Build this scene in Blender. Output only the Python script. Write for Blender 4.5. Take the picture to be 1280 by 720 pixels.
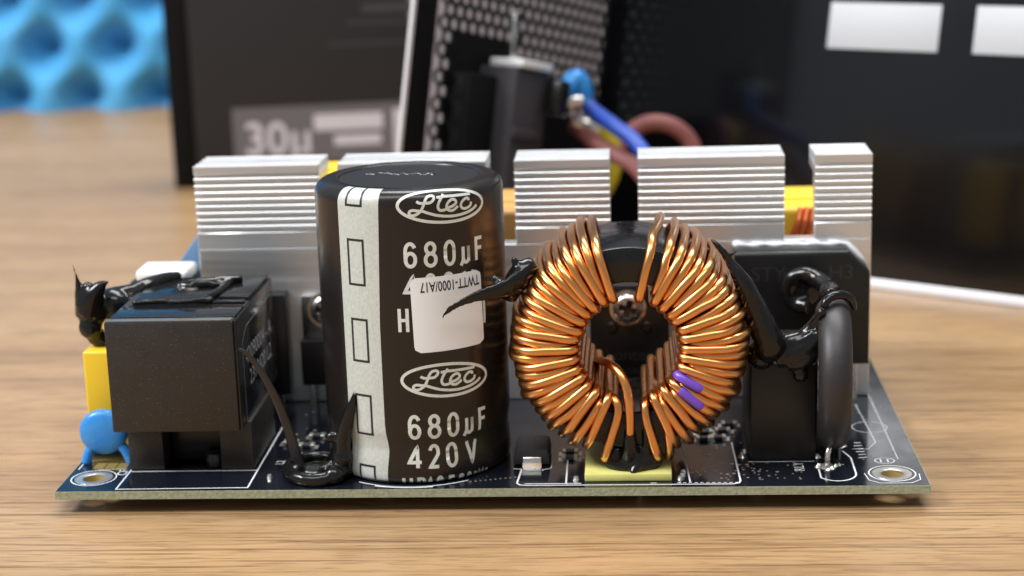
import bpy, bmesh, math, random
from mathutils import Vector, Matrix, noise as mnoise

for o in list(bpy.data.objects):
    bpy.data.objects.remove(o)
SC = bpy.context.scene
COL = SC.collection
MM = 0.001
rng = random.Random(7)

# ------------------------------------------------------------------ camera (all lengths below in millimetres)
F_PX, CAM = 2213.43, (107.37, -303.13, 111.69)
YAW, PITCH, ROLL = math.radians(-4.0288), math.radians(13.7264), math.radians(-1.8321)
cd = bpy.data.cameras.new('camera'); cam = bpy.data.objects.new('camera', cd); COL.objects.link(cam)
fw = Vector((math.sin(YAW) * math.cos(PITCH), math.cos(YAW) * math.cos(PITCH), -math.sin(PITCH)))
rt = Vector((math.cos(YAW), -math.sin(YAW), 0)); up = rt.cross(fw)
rx = math.cos(ROLL) * rt + math.sin(ROLL) * up; uy = -math.sin(ROLL) * rt + math.cos(ROLL) * up
M = Matrix((rx, uy, -fw)).transposed().to_4x4(); M.translation = Vector(CAM) * MM
cam.matrix_world = M
cd.sensor_width = 36; cd.lens = F_PX * 36 / 1280
cd.clip_start = 0.01; cd.clip_end = 20
cd.dof.use_dof = True; cd.dof.focus_distance = 0.313; cd.dof.aperture_fstop = 62.25 / 3.8
cd.dof.aperture_blades = 0
SC.camera = cam

# ------------------------------------------------------------------ world, lamps, exposure
w = bpy.data.worlds.new('World'); SC.world = w; w.use_nodes = True
w.node_tree.nodes['Background'].inputs[0].default_value = (0.84, 0.92, 1.0, 1)
w.node_tree.nodes['Background'].inputs[1].default_value = 0.36

def area(name, loc, target, sx, sy, power, col):
    l = bpy.data.lights.new(name, 'AREA'); l.shape = 'RECTANGLE'; l.size = sx; l.size_y = sy
    l.energy = power; l.color = col
    o = bpy.data.objects.new(name, l); COL.objects.link(o); o.location = loc
    o.rotation_euler = (Vector(target) - Vector(loc)).to_track_quat('-Z', 'Y').to_euler()
    return o
area('ceiling_panel', (0.26, 0.45, 1.25), (0.1, 0.05, 0), 1.2, 0.40, 21, (1.0, 0.985, 0.96))
area('ceiling_panel', (0.05, -0.55, 1.20), (0.08, 0.05, 0), 1.2, 0.30, 9, (1.0, 0.985, 0.96))
area('ceiling_panel', (-1.12, -0.43, 1.30), (0.1, 0.1, 0), 0.60, 0.52, 38, (0.97, 0.97, 1.0))
SC.view_settings.view_transform = 'Standard'; SC.view_settings.look = 'None'
SC.view_settings.exposure = 0.0; SC.view_settings.gamma = 1.0
SC.view_settings.use_curve_mapping = False
SC.cycles.max_bounces = 8

# ------------------------------------------------------------------ materials
def mat(name, col, rough=0.5, metal=0.0, coat=0.0, bump=None, var=None, spec=0.5, rvar=None, stretch=(1, 1, 1), sss=0.0, trans=0.0):
    """bump=(scale per mm, strength, distance mm); var=(scale per mm, second colour, low, high)"""
    m = bpy.data.materials.new(name); m.use_nodes = True
    nt = m.node_tree; b = nt.nodes['Principled BSDF']
    b.inputs['Base Color'].default_value = (*col, 1); b.inputs['Roughness'].default_value = rough
    b.inputs['Metallic'].default_value = metal; b.inputs['Coat Weight'].default_value = coat
    b.inputs['Coat Roughness'].default_value = 0.12
    b.inputs['Specular IOR Level'].default_value = spec
    if trans: b.inputs['Transmission Weight'].default_value = trans
    if sss:
        b.inputs['Subsurface Weight'].default_value = sss; b.inputs['Subsurface Radius'].default_value = (0.002, 0.002, 0.001)
        b.inputs['Subsurface Scale'].default_value = 0.5
    if bump or var or rvar:
        tc = nt.nodes.new('ShaderNodeTexCoord'); mp = nt.nodes.new('ShaderNodeMapping')
        mp.inputs['Scale'].default_value = tuple(1000 * s for s in stretch)
        nt.links.new(tc.outputs['Object'], mp.inputs[0])
        def noi(scale, detail=4):
            n = nt.nodes.new('ShaderNodeTexNoise'); n.inputs['Scale'].default_value = scale; n.inputs['Detail'].default_value = detail
            nt.links.new(mp.outputs[0], n.inputs['Vector']); return n
        if bump:
            n = noi(bump[0]); bp = nt.nodes.new('ShaderNodeBump')
            bp.inputs['Strength'].default_value = bump[1]; bp.inputs['Distance'].default_value = bump[2] * MM
            nt.links.new(n.outputs[0], bp.inputs['Height']); nt.links.new(bp.outputs[0], b.inputs['Normal'])
            if coat: nt.links.new(bp.outputs[0], b.inputs['Coat Normal'])
        if var:
            n = noi(var[0], 6); r = nt.nodes.new('ShaderNodeValToRGB')
            r.color_ramp.elements[0].position = var[2]; r.color_ramp.elements[1].position = var[3]
            r.color_ramp.elements[0].color = (*col, 1); r.color_ramp.elements[1].color = (*var[1], 1)
            nt.links.new(n.outputs[0], r.inputs[0]); nt.links.new(r.outputs[0], b.inputs['Base Color'])
        if rvar:
            n = noi(rvar[0], 5); r = nt.nodes.new('ShaderNodeMapRange')
            r.inputs['From Min'].default_value = 0.3; r.inputs['From Max'].default_value = 0.7
            r.inputs['To Min'].default_value = rvar[1]; r.inputs['To Max'].default_value = rvar[2]
            nt.links.new(n.outputs[0], r.inputs[0]); nt.links.new(r.outputs[0], b.inputs['Roughness'])
    return m

def wood_material():
    m = bpy.data.materials.new('wood_laminate'); m.use_nodes = True; nt = m.node_tree; L = nt.links.new
    b = nt.nodes['Principled BSDF']; tc = nt.nodes.new('ShaderNodeTexCoord')
    def layer(sx, sy, detail, dist=0.0, off=0.0):
        mp = nt.nodes.new('ShaderNodeMapping'); mp.inputs['Scale'].default_value = (1000 * sx, 1000 * sy, 1000 * sy)
        mp.inputs['Rotation'].default_value = (0, 0, math.radians(-1.5)); mp.inputs['Location'].default_value = (off, off * 2, 0)
        n = nt.nodes.new('ShaderNodeTexNoise'); n.inputs['Scale'].default_value = 1.0; n.inputs['Detail'].default_value = detail
        n.inputs['Distortion'].default_value = dist
        L(tc.outputs['Object'], mp.inputs[0]); L(mp.outputs[0], n.inputs['Vector']); return n.outputs[0]
    def ramp(fac, stops):
        r = nt.nodes.new('ShaderNodeValToRGB'); e = r.color_ramp.elements
        while len(e) < len(stops): e.new(0.5)
        for k, (p, c) in enumerate(stops): e[k].position = p; e[k].color = (*c, 1)
        L(fac, r.inputs[0]); return r.outputs[0]
    def mul(a, bb, f=1.0, mode='MULTIPLY'):
        x = nt.nodes.new('ShaderNodeMix'); x.data_type = 'RGBA'; x.blend_type = mode
        x.inputs[0].default_value = f; L(a, x.inputs[6]); L(bb, x.inputs[7]); return x.outputs[2]
    base = ramp(layer(0.004, 0.05, 4, 0.6), [(0.25, (0.28, 0.170, 0.080)), (0.5, (0.335, 0.21, 0.102)), (0.75, (0.39, 0.255, 0.132))])
    mid = ramp(layer(0.010, 0.20, 6, 1.2, 3.1), [(0.3, (0.62, 0.57, 0.50)), (0.55, (1.05, 1.05, 1.04))])
    fine = ramp(layer(0.025, 1.2, 6, 0.5, 7.7), [(0.36, (0.34, 0.27, 0.21)), (0.46, (1.03, 1.03, 1.03))])
    pore = ramp(layer(0.05, 0.5, 5, 0.6, 1.3), [(0.27, (0.45, 0.37, 0.30)), (0.36, (1, 1, 1))])
    hair = ramp(layer(0.11, 2.6, 6, 0.5, 4.4), [(0.37, (0.38, 0.31, 0.25)), (0.47, (1.04, 1.04, 1.04))])
    c = mul(mul(mul(mul(base, mid, 0.35), fine, 0.56), pore, 0.3), hair, 0.6)
    L(c, b.inputs['Base Color'])
    b.inputs['Roughness'].default_value = 0.36
    bp = nt.nodes.new('ShaderNodeBump'); bp.inputs['Strength'].default_value = 0.12; bp.inputs['Distance'].default_value = 0.1 * MM
    L(layer(0.035, 2.2, 4, 0.1, 7.7), bp.inputs['Height']); L(bp.outputs[0], b.inputs['Normal'])
    return m

MT = dict(
    wood=wood_material(),
    fr4=mat('glass_fibre', (0.25, 0.27, 0.165), 0.6, bump=(1.6, 0.7, 0.2), var=(1.4, (0.36, 0.37, 0.26), 0.35, 0.7), sss=0.15),
    mask=mat('solder_mask', (0.007, 0.009, 0.014), 0.12, spec=0.7, bump=(0.8, 0.02, 0.1), rvar=(0.25, 0.07, 0.16)),
    silk=mat('silkscreen_ink', (0.75, 0.77, 0.78), 0.6),
    hasl=mat('tinned_copper', (0.72, 0.71, 0.66), 0.32, metal=0.9, bump=(1.5, 0.4, 0.2)),
    via=mat('via_copper', (0.55, 0.42, 0.34), 0.4, metal=0.7),
    holewall=mat('drilled_wall', (0.42, 0.30, 0.10), 0.5),
    gold=mat('bare_copper_pad', (0.33, 0.26, 0.10), 0.4, metal=0.4),
    sleeve=mat('black_sleeve', (0.013, 0.0105, 0.0095), 0.26, spec=0.42, bump=(0.35, 0.06, 0.15)),
    captop=mat('capacitor_end', (0.009, 0.009, 0.0095), 0.5, spec=0.25, bump=(5, 0.35, 0.1)),
    print_=mat('silver_print', (0.70, 0.73, 0.67), 0.42, bump=(3.0, 0.3, 0.08), var=(4, (0.58, 0.61, 0.56), 0.45, 0.65)),
    stripe=mat('silver_stripe', (0.52, 0.545, 0.50), 0.38, bump=(1.5, 0.45, 0.12), var=(2.0, (0.45, 0.475, 0.44), 0.4, 0.62), stretch=(1.3, 1.3, 0.8)),
    paper=mat('white_label', (0.84, 0.86, 0.88), 0.5),
    ink=mat('black_ink', (0.012, 0.012, 0.016), 0.5),
    copper=mat('enamelled_copper', (0.84, 0.385, 0.13), 0.28, metal=1.0, coat=0.35, var=(0.35, (0.78, 0.36, 0.11), 0.35, 0.7), bump=(0.6, 0.05, 0.1)),
    purple=mat('violet_marker', (0.16, 0.065, 0.52), 0.35, coat=0.3),
    coreplastic=mat('core_case', (0.006, 0.0055, 0.006), 0.2, spec=0.4, bump=(0.6, 0.08, 0.1), rvar=(0.4, 0.14, 0.30)),
    alu=mat('extruded_aluminium', (0.80, 0.815, 0.83), 0.34, metal=0.88, stretch=(0.05, 1, 1), bump=(2.0, 0.02, 0.05), rvar=(0.5, 0.30, 0.46), var=(0.12, (0.68, 0.685, 0.69), 0.4, 0.65)),
    epoxy=mat('black_epoxy', (0.008, 0.0075, 0.0075), 0.28, spec=0.38, bump=(3, 0.1, 0.05)),
    bakelite=mat('choke_housing', (0.019, 0.0155, 0.0132), 0.42, bump=(2.2, 0.18, 0.08), rvar=(0.22, 0.34, 0.52), var=(3.2, (0.085, 0.078, 0.07), 0.635, 0.68)),
    relayplastic=mat('relay_plastic', (0.012, 0.0105, 0.0095), 0.42, spec=0.42, bump=(3, 0.1, 0.05)),
    mark=mat('laser_mark', (0.019, 0.019, 0.020), 0.45),
    gloss=mat('gloss_black', (0.010, 0.010, 0.011), 0.12, bump=(0.6, 0.10, 0.12), rvar=(0.5, 0.08, 0.22)),
    sidemark=mat('grey_print', (0.42, 0.43, 0.45), 0.5),
    grey=mat('painted_edge_sheen', (0.10, 0.105, 0.105), 0.2),  # sheen of the choke's top edge put into a paler grey
    paper2=mat('matt_white_sticker', (0.50, 0.515, 0.535), 0.6),
    ntc=mat('thermistor_coating', (0.020, 0.018, 0.019), 0.48, bump=(1.0, 0.25, 0.12)),
    tin=mat('tin_lead', (0.78, 0.77, 0.74), 0.25, metal=1.0, bump=(1.0, 0.2, 0.1)),
    screw=mat('nickel_screw', (0.62, 0.62, 0.62), 0.28, metal=1.0, bump=(2, 0.15, 0.1), var=(1.2, (0.34, 0.28, 0.24), 0.45, 0.65)),
    recess=mat('dark_recess', (0.06, 0.045, 0.035), 0.45, metal=0.6),  # darker colour for the faces inside the screw's cross recess
    yellow=mat('yellow_film_box', (0.80, 0.52, 0.025), 0.38, bump=(1, 0.05, 0.1)),
    tape=mat('yellow_tape', (0.75, 0.50, 0.03), 0.4, bump=(0.5, 0.3, 0.2)),
    tan=mat('amber_tape', (0.55, 0.30, 0.09), 0.45, bump=(0.5, 0.3, 0.2)),
    blue=mat('blue_epoxy', (0.022, 0.24, 0.68), 0.36, coat=0.15, var=(0.28, (0.05, 0.29, 0.66), 0.4, 0.7), bump=(0.45, 0.25, 0.4)),
    pad=mat('translucent_pad', (0.66, 0.64, 0.20), 0.45, bump=(1.0, 0.12, 0.1), var=(0.35, (0.60, 0.57, 0.19), 0.35, 0.7), sss=0.25),
    glue=mat('black_silicone', (0.007, 0.0068, 0.007), 0.17, bump=(0.5, 0.10, 0.3), spec=0.4),
    dryglue=mat('black_silicone_skin', (0.022, 0.019, 0.018), 0.33, bump=(0.8, 0.2, 0.2)),
    chip=mat('chip_ceramic', (0.03, 0.03, 0.032), 0.5),
    foam=mat('blue_foam', (0.085, 0.37, 0.68), 0.95, bump=(0.8, 0.8, 1.2), spec=0.1, var=(0.05, (0.11, 0.40, 0.70), 0.4, 0.65)),
    carton=mat('black_carton', (0.016, 0.016, 0.018), 0.5, spec=0.35, bump=(1.5, 0.1, 0.05)),
    cartonprint=mat('grey_carton_print', (0.12, 0.113, 0.122), 0.5),
    cartonmid=mat('lilac_grey_carton_print', (0.27, 0.25, 0.275), 0.5),
    cartonfaint=mat('faint_carton_print', (0.045, 0.043, 0.048), 0.4),
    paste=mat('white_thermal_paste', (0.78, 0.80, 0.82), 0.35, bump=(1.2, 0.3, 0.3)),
    whitecan=mat('bright_tinned_lid', (0.85, 0.85, 0.86), 0.5, metal=0.25, bump=(0.6, 0.3, 0.3)),
    cartonpale=mat('pale_carton_print', (0.55, 0.52, 0.56), 0.5),
    casepaint=mat('black_powder_coat', (0.004, 0.004, 0.005), 0.15, spec=0.62, bump=(4, 0.02, 0.05), rvar=(0.02, 0.12, 0.19)),
    perf=mat('matte_black_coat', (0.004, 0.004, 0.005), 0.6, spec=0.15),
    paleblue=mat('pale_blue_film', (0.13, 0.25, 0.42), 0.4),
    caseedge=mat('bare_steel_edge', (0.78, 0.77, 0.80), 0.45, metal=0.3),
    inlet=mat('inlet_plastic', (0.045, 0.042, 0.048), 0.6, spec=0.25, bump=(0.6, 0.15, 0.1)),
    bluewire=mat('blue_wire', (0.010, 0.055, 0.36), 0.45),
    redwire=mat('dull_red_wire', (0.25, 0.085, 0.08), 0.55),
    redcopper=mat('red_enamel_wire', (0.75, 0.20, 0.07), 0.3, metal=0.7),
    yellowgreen=mat('yellow_wire', (0.55, 0.46, 0.02), 0.45),
)

# ------------------------------------------------------------------ helpers
ORG = {}

def empty(name, loc, label, cat, group=None):
    o = bpy.data.objects.new(name, None); o.empty_display_size = 0.005; COL.objects.link(o)
    o.location = Vector(loc) * MM; ORG[o] = Vector(loc)
    o['label'] = label; o['category'] = cat
    if group: o['group'] = group
    return o

def put(name, bm, m, parent=None, smooth=True, auto=35, origin=None):
    """bm holds world millimetres; becomes one mesh object"""
    org = ORG[parent] if parent is not None else Vector(origin or (0, 0, 0))
    bmesh.ops.recalc_face_normals(bm, faces=bm.faces)
    for v in bm.verts: v.co = (v.co - org) * MM
    me = bpy.data.meshes.new(name); bm.to_mesh(me); bm.free()
    me.materials.append(MT[m] if isinstance(m, str) else m)
    if smooth:
        for p in me.polygons: p.use_smooth = True
        me.set_sharp_from_angle(angle=math.radians(auto))
    o = bpy.data.objects.new(name, me); COL.objects.link(o); ORG[o] = org
    if parent is not None: o.parent = parent
    else: o.location = org * MM
    return o

def tag(o, label, cat, group=None):
    o['label'] = label; o['category'] = cat
    if group: o['group'] = group
    return o

def box(x0, x1, y0, y1, z0, z1, bev=0.3, seg=2, bm=None):
    bm2 = bmesh.new(); bmesh.ops.create_cube(bm2, size=1)
    for v in bm2.verts:
        v.co = Vector(((x0 + x1) / 2 + v.co.x * (x1 - x0), (y0 + y1) / 2 + v.co.y * (y1 - y0), (z0 + z1) / 2 + v.co.z * (z1 - z0)))
    if bev: bmesh.ops.bevel(bm2, geom=bm2.edges[:], offset=bev, segments=seg, affect='EDGES', profile=0.5)
    return merge(bm, bm2)

def merge(bm, bm2):
    if bm is None: return bm2
    me = bpy.data.meshes.new('tmp'); bm2.to_mesh(me); bm2.free(); bm.from_mesh(me); bpy.data.meshes.remove(me)
    return bm

def prism(poly, axis, a, b, bev=0.0, bm=None, seg=2):
    """poly of 2-D points extruded along axis from a to b (axis x: (y,z); y: (x,z); z: (x,y))"""
    bm2 = bmesh.new()
    def P(p, t): return {'x': (t, p[0], p[1]), 'y': (p[0], t, p[1]), 'z': (p[0], p[1], t)}[axis]
    vs = [bm2.verts.new(P(p, a)) for p in poly]; f = bm2.faces.new(vs)
    r = bmesh.ops.extrude_face_region(bm2, geom=[f])
    d = Vector(P((0, 0), b)) - Vector(P((0, 0), a))
    bmesh.ops.translate(bm2, verts=[v for v in r['geom'] if isinstance(v, bmesh.types.BMVert)], vec=d)
    bmesh.ops.recalc_face_normals(bm2, faces=bm2.faces)
    if bev: bmesh.ops.bevel(bm2, geom=bm2.edges[:], offset=bev, segments=seg, affect='EDGES', profile=0.5)
    return merge(bm, bm2)

def catmull(pts, n=6):
    pts = [Vector(p) for p in pts]
    if len(pts) < 3: return pts
    out = []
    for i in range(len(pts) - 1):
        p0 = pts[max(i - 1, 0)]; p1 = pts[i]; p2 = pts[i + 1]; p3 = pts[min(i + 2, len(pts) - 1)]
        for k in range(n):
            t = k / n
            out.append(0.5 * ((2 * p1) + (p2 - p0) * t + (2 * p0 - 5 * p1 + 4 * p2 - p3) * t * t + (3 * p1 - p0 - 3 * p2 + p3) * t ** 3))
    out.append(pts[-1]); return out

def tube(path, rad, sides=10, bm=None, caps=True, flat=1.0, flatdir=None):
    """path of Vectors; rad a number or list"""
    bm = bm or bmesh.new(); n = len(path); path = [Vector(p) for p in path]
    rads = rad if isinstance(rad, (list, tuple)) else [rad] * n
    T = [(path[min(i + 1, n - 1)] - path[max(i - 1, 0)]).normalized() for i in range(n)]
    ref = Vector(flatdir) if flatdir else (Vector((0, 0, 1)) if abs(T[0].z) < 0.9 else Vector((1, 0, 0)))
    N = (ref - T[0] * ref.dot(T[0])).normalized(); rings = []
    for i in range(n):
        N = (N - T[i] * N.dot(T[i])).normalized(); B = T[i].cross(N)
        rings.append([bm.verts.new(path[i] + rads[i] * (math.cos(2 * math.pi * k / sides) * N * flat + math.sin(2 * math.pi * k / sides) * B)) for k in range(sides)])
    for i in range(n - 1):
        for k in range(sides):
            bm.faces.new((rings[i][k], rings[i][(k + 1) % sides], rings[i + 1][(k + 1) % sides], rings[i + 1][k]))
    if caps: bm.faces.new(rings[0][::-1]); bm.faces.new(rings[-1])
    return bm

def lathe(prof, centre, axis='z', seg=64, bm=None):
    """prof of (radius, height along axis)"""
    bm = bm or bmesh.new(); c = Vector(centre); rings = []
    for r, h in prof:
        if r < 1e-6:
            p = {'z': (0, 0, h), 'y': (0, h, 0), 'x': (h, 0, 0)}[axis]; rings.append([bm.verts.new(c + Vector(p))]); continue
        ring = []
        for k in range(seg):
            a = 2 * math.pi * k / seg; u, v = r * math.cos(a), r * math.sin(a)
            ring.append(bm.verts.new(c + Vector({'z': (u, v, h), 'y': (u, h, v), 'x': (h, u, v)}[axis])))
        rings.append(ring)
    for A, B in zip(rings, rings[1:]):
        for k in range(seg):
            k2 = (k + 1) % seg
            if len(A) == 1 and len(B) == 1: continue
            if len(A) == 1: bm.faces.new((A[0], B[k], B[k2]))
            elif len(B) == 1: bm.faces.new((A[k], A[k2], B[0]))
            else: bm.faces.new((A[k], A[k2], B[k2], B[k]))
    return bm

def ribbon(pts, width, fmap, bm, closed=False, step=None, keep=None):
    """flat stroke of a 2-D polyline, mapped onto a surface by fmap(u, v)"""
    P = [Vector((p[0], p[1])) for p in pts]
    if step:
        Q = []
        for a, b in zip(P, P[1:] + ([P[0]] if closed else [])):
            k = max(1, int((b - a).length / step)); Q += [a.lerp(b, t / k) for t in range(k)]
        if not closed: Q.append(P[-1])
        P = Q
    n = len(P); h = width / 2; L = []; R = []
    for i in range(n):
        a = P[(i - 1) % n] if (closed or i > 0) else P[i]; b = P[(i + 1) % n] if (closed or i < n - 1) else P[i]
        t1 = (P[i] - a); t2 = (b - P[i])
        t1 = t1.normalized() if t1.length > 1e-9 else t2.normalized(); t2 = t2.normalized() if t2.length > 1e-9 else t1
        t = (t1 + t2); t = t.normalized() if t.length > 1e-6 else t1
        m = min(1.6, 1 / max(0.3, t.dot(t1))); nn = Vector((-t.y, t.x)) * h * m
        L.append(P[i] + nn); R.append(P[i] - nn)
    lv = [bm.verts.new(fmap(*q)) for q in L]; rv = [bm.verts.new(fmap(*q)) for q in R]
    for i in range(n if closed else n - 1):
        j = (i + 1) % n
        if keep and not keep((P[i] + P[j]) / 2): continue
        try: bm.faces.new((lv[i], lv[j], rv[j], rv[i]))
        except ValueError: pass
    if keep:
        bmesh.ops.delete(bm, geom=[v for v in bm.verts if not v.link_faces], context='VERTS')
    return bm

def arc(cx, cy, rx_, ry_, a0, a1, n=14):
    return [(cx + rx_ * math.cos(math.radians(a0 + (a1 - a0) * k / n)), cy + ry_ * math.sin(math.radians(a0 + (a1 - a0) * k / n))) for k in range(n + 1)]

GLYPH = {   # monoline strokes in a unit box
    '6': [arc(0.5, 0.29, 0.5, 0.29, 0, 360, 24), [(0.0, 0.30), (0.0, 0.62)] + arc(0.5, 0.66, 0.5, 0.34, 180, 25, 12)],
    '8': [arc(0.5, 0.27, 0.5, 0.27, 0, 360, 24), arc(0.5, 0.77, 0.42, 0.23, 0, 360, 24)],
    '0': [[(1.0, 0.34), (1.0, 0.66)] + arc(0.5, 0.66, 0.5, 0.34, 0, 180, 14) + [(0.0, 0.66), (0.0, 0.34)] + arc(0.5, 0.34, 0.5, 0.34, 180, 360, 14)],
    'u': [[(-0.22, -0.12), (0.10, 0.12), (0.12, 0.70)], [(0.12, 0.22)] + arc(0.5, 0.20, 0.38, 0.20, 180, 360, 10) + [(0.88, 0.70)], [(0.88, 0.7), (0.88, 0.02)]],
    'F': [[(0.05, 0.0), (0.05, 0.97), (1.0, 0.97)], [(0.05, 0.54), (0.90, 0.54)]],
    '4': [[(0.72, 0.0), (0.72, 0.96), (0.0, 0.26), (1.05, 0.26)]],
    '2': [arc(0.5, 0.70, 0.48, 0.30, 165, -25, 14) + [(0.0, 0.03), (1.0, 0.03)]],
    'V': [[(0.0, 1.0), (0.5, 0.02), (1.0, 1.0)]],
    'H': [[(0.0, 0.0), (0.0, 1.0)], [(1.0, 0.0), (1.0, 1.0)], [(0.0, 0.5), (1.0, 0.5)]],
    'P': [[(0.0, 0.0), (0.0, 0.97), (0.6, 0.97)] + arc(0.6, 0.72, 0.4, 0.25, 90, -90, 10) + [(0.0, 0.47)]],
    '1': [[(0.15, 0.8), (0.55, 0.98), (0.55, 0.0)]],
    '5': [[(0.95, 0.97), (0.12, 0.97), (0.05, 0.52)] + arc(0.5, 0.32, 0.48, 0.30, 120, -140, 14)],
    'o': [arc(0.5, 0.80, 0.42, 0.17, 0, 360, 18)],
    'C': [arc(0.5, 0.5, 0.5, 0.48, 50, 310, 18)],
    '(': [arc(0.9, 0.5, 0.6, 0.6, 125, 235, 10)], ')': [arc(0.1, 0.5, 0.6, 0.6, 55, -55, 10)],
    'M': [[(0, 0), (0, 1), (0.5, 0.3), (1, 1), (1, 0)]],
}

def text_bm(s, size, fmap, cut=0.5, sx=1.0, align='LEFT', bold=0.0):
    """lettering as a flat mesh, mapped onto a surface by fmap(u, v)"""
    cu = bpy.data.curves.new('t', 'FONT'); cu.body = s; cu.size = size; cu.align_x = align; cu.resolution_u = 3; cu.offset = bold
    ob = bpy.data.objects.new('t', cu); COL.objects.link(ob)
    dg = bpy.context.evaluated_depsgraph_get(); me = bpy.data.meshes.new_from_object(ob.evaluated_get(dg))
    bm = bmesh.new(); bm.from_mesh(me)
    bpy.data.objects.remove(ob); bpy.data.curves.remove(cu); bpy.data.meshes.remove(me)
    if cut and bm.verts:
        for v in bm.verts: v.co.x *= sx
        x = min(v.co.x for v in bm.verts); x1 = max(v.co.x for v in bm.verts)
        while x < x1:
            x += cut
            bmesh.ops.bisect_plane(bm, geom=bm.verts[:] + bm.edges[:] + bm.faces[:], plane_co=(x, 0, 0), plane_no=(1, 0, 0))
    for v in bm.verts: v.co = Vector(fmap(v.co.x, v.co.y))
    return bm

def glue(name, strands, balls, label, voxel=0.35, m='glue', rough=0.10, smooth=7, squash=None, cat='glue'):
    """a fused lump of strands [(x,y,z,r), ...] and balls (x,y,z,r[,sx,sy,sz])"""
    bm = bmesh.new()
    for s in strands:
        fl, fd = 1.0, None
        if isinstance(s, dict): fl, fd, s = s['flat'], s['dir'], s['p']
        P = catmull([q[:3] for q in s], 6); Rr = [v[0] for v in catmull([(q[3], 0, 0) for q in s], 6)]
        tube(P, [max(0.12, r) for r in Rr], 12, bm, True, fl, fd)
    for b in balls:
        t = bmesh.new(); bmesh.ops.create_icosphere(t, subdivisions=3, radius=b[3])
        sc = b[4:7] if len(b) > 4 else (1, 1, 1)
        for v in t.verts: v.co = Vector((v.co.x * sc[0] + b[0], v.co.y * sc[1] + b[1], v.co.z * sc[2] + b[2]))
        merge(bm, t)
    org = Vector(balls[0][:3] if balls else strands[0][0][:3])
    me = bpy.data.meshes.new('tmp'); bm.to_mesh(me); bm.free()
    ob = bpy.data.objects.new('tmp', me); COL.objects.link(ob)
    md = ob.modifiers.new('r', 'REMESH'); md.mode = 'VOXEL'; md.voxel_size = voxel; md.use_smooth_shade = True
    ms = ob.modifiers.new('s', 'SMOOTH'); ms.factor = 0.5; ms.iterations = smooth
    dg = bpy.context.evaluated_depsgraph_get(); me2 = bpy.data.meshes.new_from_object(ob.evaluated_get(dg))
    bpy.data.objects.remove(ob); bpy.data.meshes.remove(me)
    bm = bmesh.new(); bm.from_mesh(me2); bpy.data.meshes.remove(me2)
    bm.normal_update()
    for v in bm.verts:
        n = mnoise.noise(v.co * 0.45) * 0.6 + mnoise.noise(v.co * 1.1) * 0.4
        v.co += v.normal * n * rough
    o = put(name, bm, m, None, True, 180, org)
    return tag(o, label, cat)

# ------------------------------------------------------------------ table
TZ = -4.5
bm = bmesh.new(); bmesh.ops.create_grid(bm, x_segments=1, y_segments=1, size=1)
for v in bm.verts: v.co = Vector((100 + v.co.x * 900, 150 + v.co.y * 620, TZ))
r = bmesh.ops.extrude_face_region(bm, geom=bm.faces[:])
bmesh.ops.translate(bm, verts=[v for v in r['geom'] if isinstance(v, bmesh.types.BMVert)], vec=(0, 0, -25))
t = put('table', bm, 'wood', smooth=False); t['kind'] = 'structure'; t['label'] = 'light brown wood grain table top'

# ------------------------------------------------------------------ circuit board
BW, BD, BT = 160.0, 116.0, 1.6
board = empty('circuit_board', (80, 58, -BT), 'black printed circuit board with pale green edge carrying all the components', 'circuit board')
HOLES = [(5.3, 7.2, 2.15), (154.0, 6.3, 2.15)]

def sheet(z0, z1, holes, inset=0.0):
    bm = bmesh.new(); edges = []
    def loop(pts):
        vs = [bm.verts.new((p[0], p[1], z0)) for p in pts]
        for a, b in zip(vs, vs[1:] + vs[:1]): edges.append(bm.edges.new((a, b)))
    loop([(inset, inset), (BW - inset, inset), (BW - inset, BD - inset), (inset, BD - inset)])
    for hx, hy, hr in holes: loop([(hx + hr * math.cos(k * math.pi / 20), hy + hr * math.sin(k * math.pi / 20)) for k in range(40)])
    bmesh.ops.triangle_fill(bm, use_beauty=True, use_dissolve=False, edges=edges)
    r = bmesh.ops.extrude_face_region(bm, geom=bm.faces[:])
    bmesh.ops.translate(bm, verts=[v for v in r['geom'] if isinstance(v, bmesh.types.BMVert)], vec=(0, 0, z1 - z0))
    return bm
put('substrate', sheet(-BT, -0.06, HOLES), 'fr4', board, smooth=False)
put('solder_mask', sheet(-0.06, 0.0, [(x, y, 3.6) for x, y, _ in HOLES], 0.12), 'mask', board, smooth=False)
for hx, hy, hr in HOLES:
    bm = bmesh.new()
    lathe([(hr - 0.12, -BT), (hr - 0.12, -0.02), (hr, 0.05), (3.55, 0.03), (3.6, -0.05)], (hx, hy, 0), 'z', 48, bm)
    ring = put('mounting_pad', bm, 'hasl', board)
    bm = lathe([(hr - 0.14, -BT), (hr - 0.14, -0.25)], (hx, hy, 0), 'z', 40)
    put('hole_wall', bm, 'holewall', ring)

SZ = 0.035
flat = lambda x, y: (x, y, SZ)
bm = bmesh.new()
def line(pts, wd=0.28, closed=False): ribbon(pts, wd, flat, bm, closed)
for hx, hy, hr in HOLES: line(arc(hx, hy, 4.2, 4.2, 0, 351, 40), 0.22, True)
line([(11.3, 41.5), (11.3, 0.95), (35.9, 1.35), (35.7, 41.5)])                # choke outline
line([(11.5, 10.6), (35.6, 10.8)], 0.3)
line([(84.4, 10.4), (86.0, 10.2), (86.0, 9.3), (85.6, 2.6), (86.2, 1.6), (87.4, 1.35), (124.9, 1.35), (126.0, 1.9), (126.3, 3.0), (125.9, 24.5)], 0.34)
line([(87.0, 2.2), (97.4, 2.2)], 0.3); line([(91.5, 10.5), (90.0, 9.8), (90.0, 9.2)], 0.26); line([(91.5, 10.5), (91.7, 14.0)], 0.2)
line([(94.6, 2.4), (94.5, 15.0)], 0.3); line([(117.2, 2.0), (116.4, 24.0)], 0.3)
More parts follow.
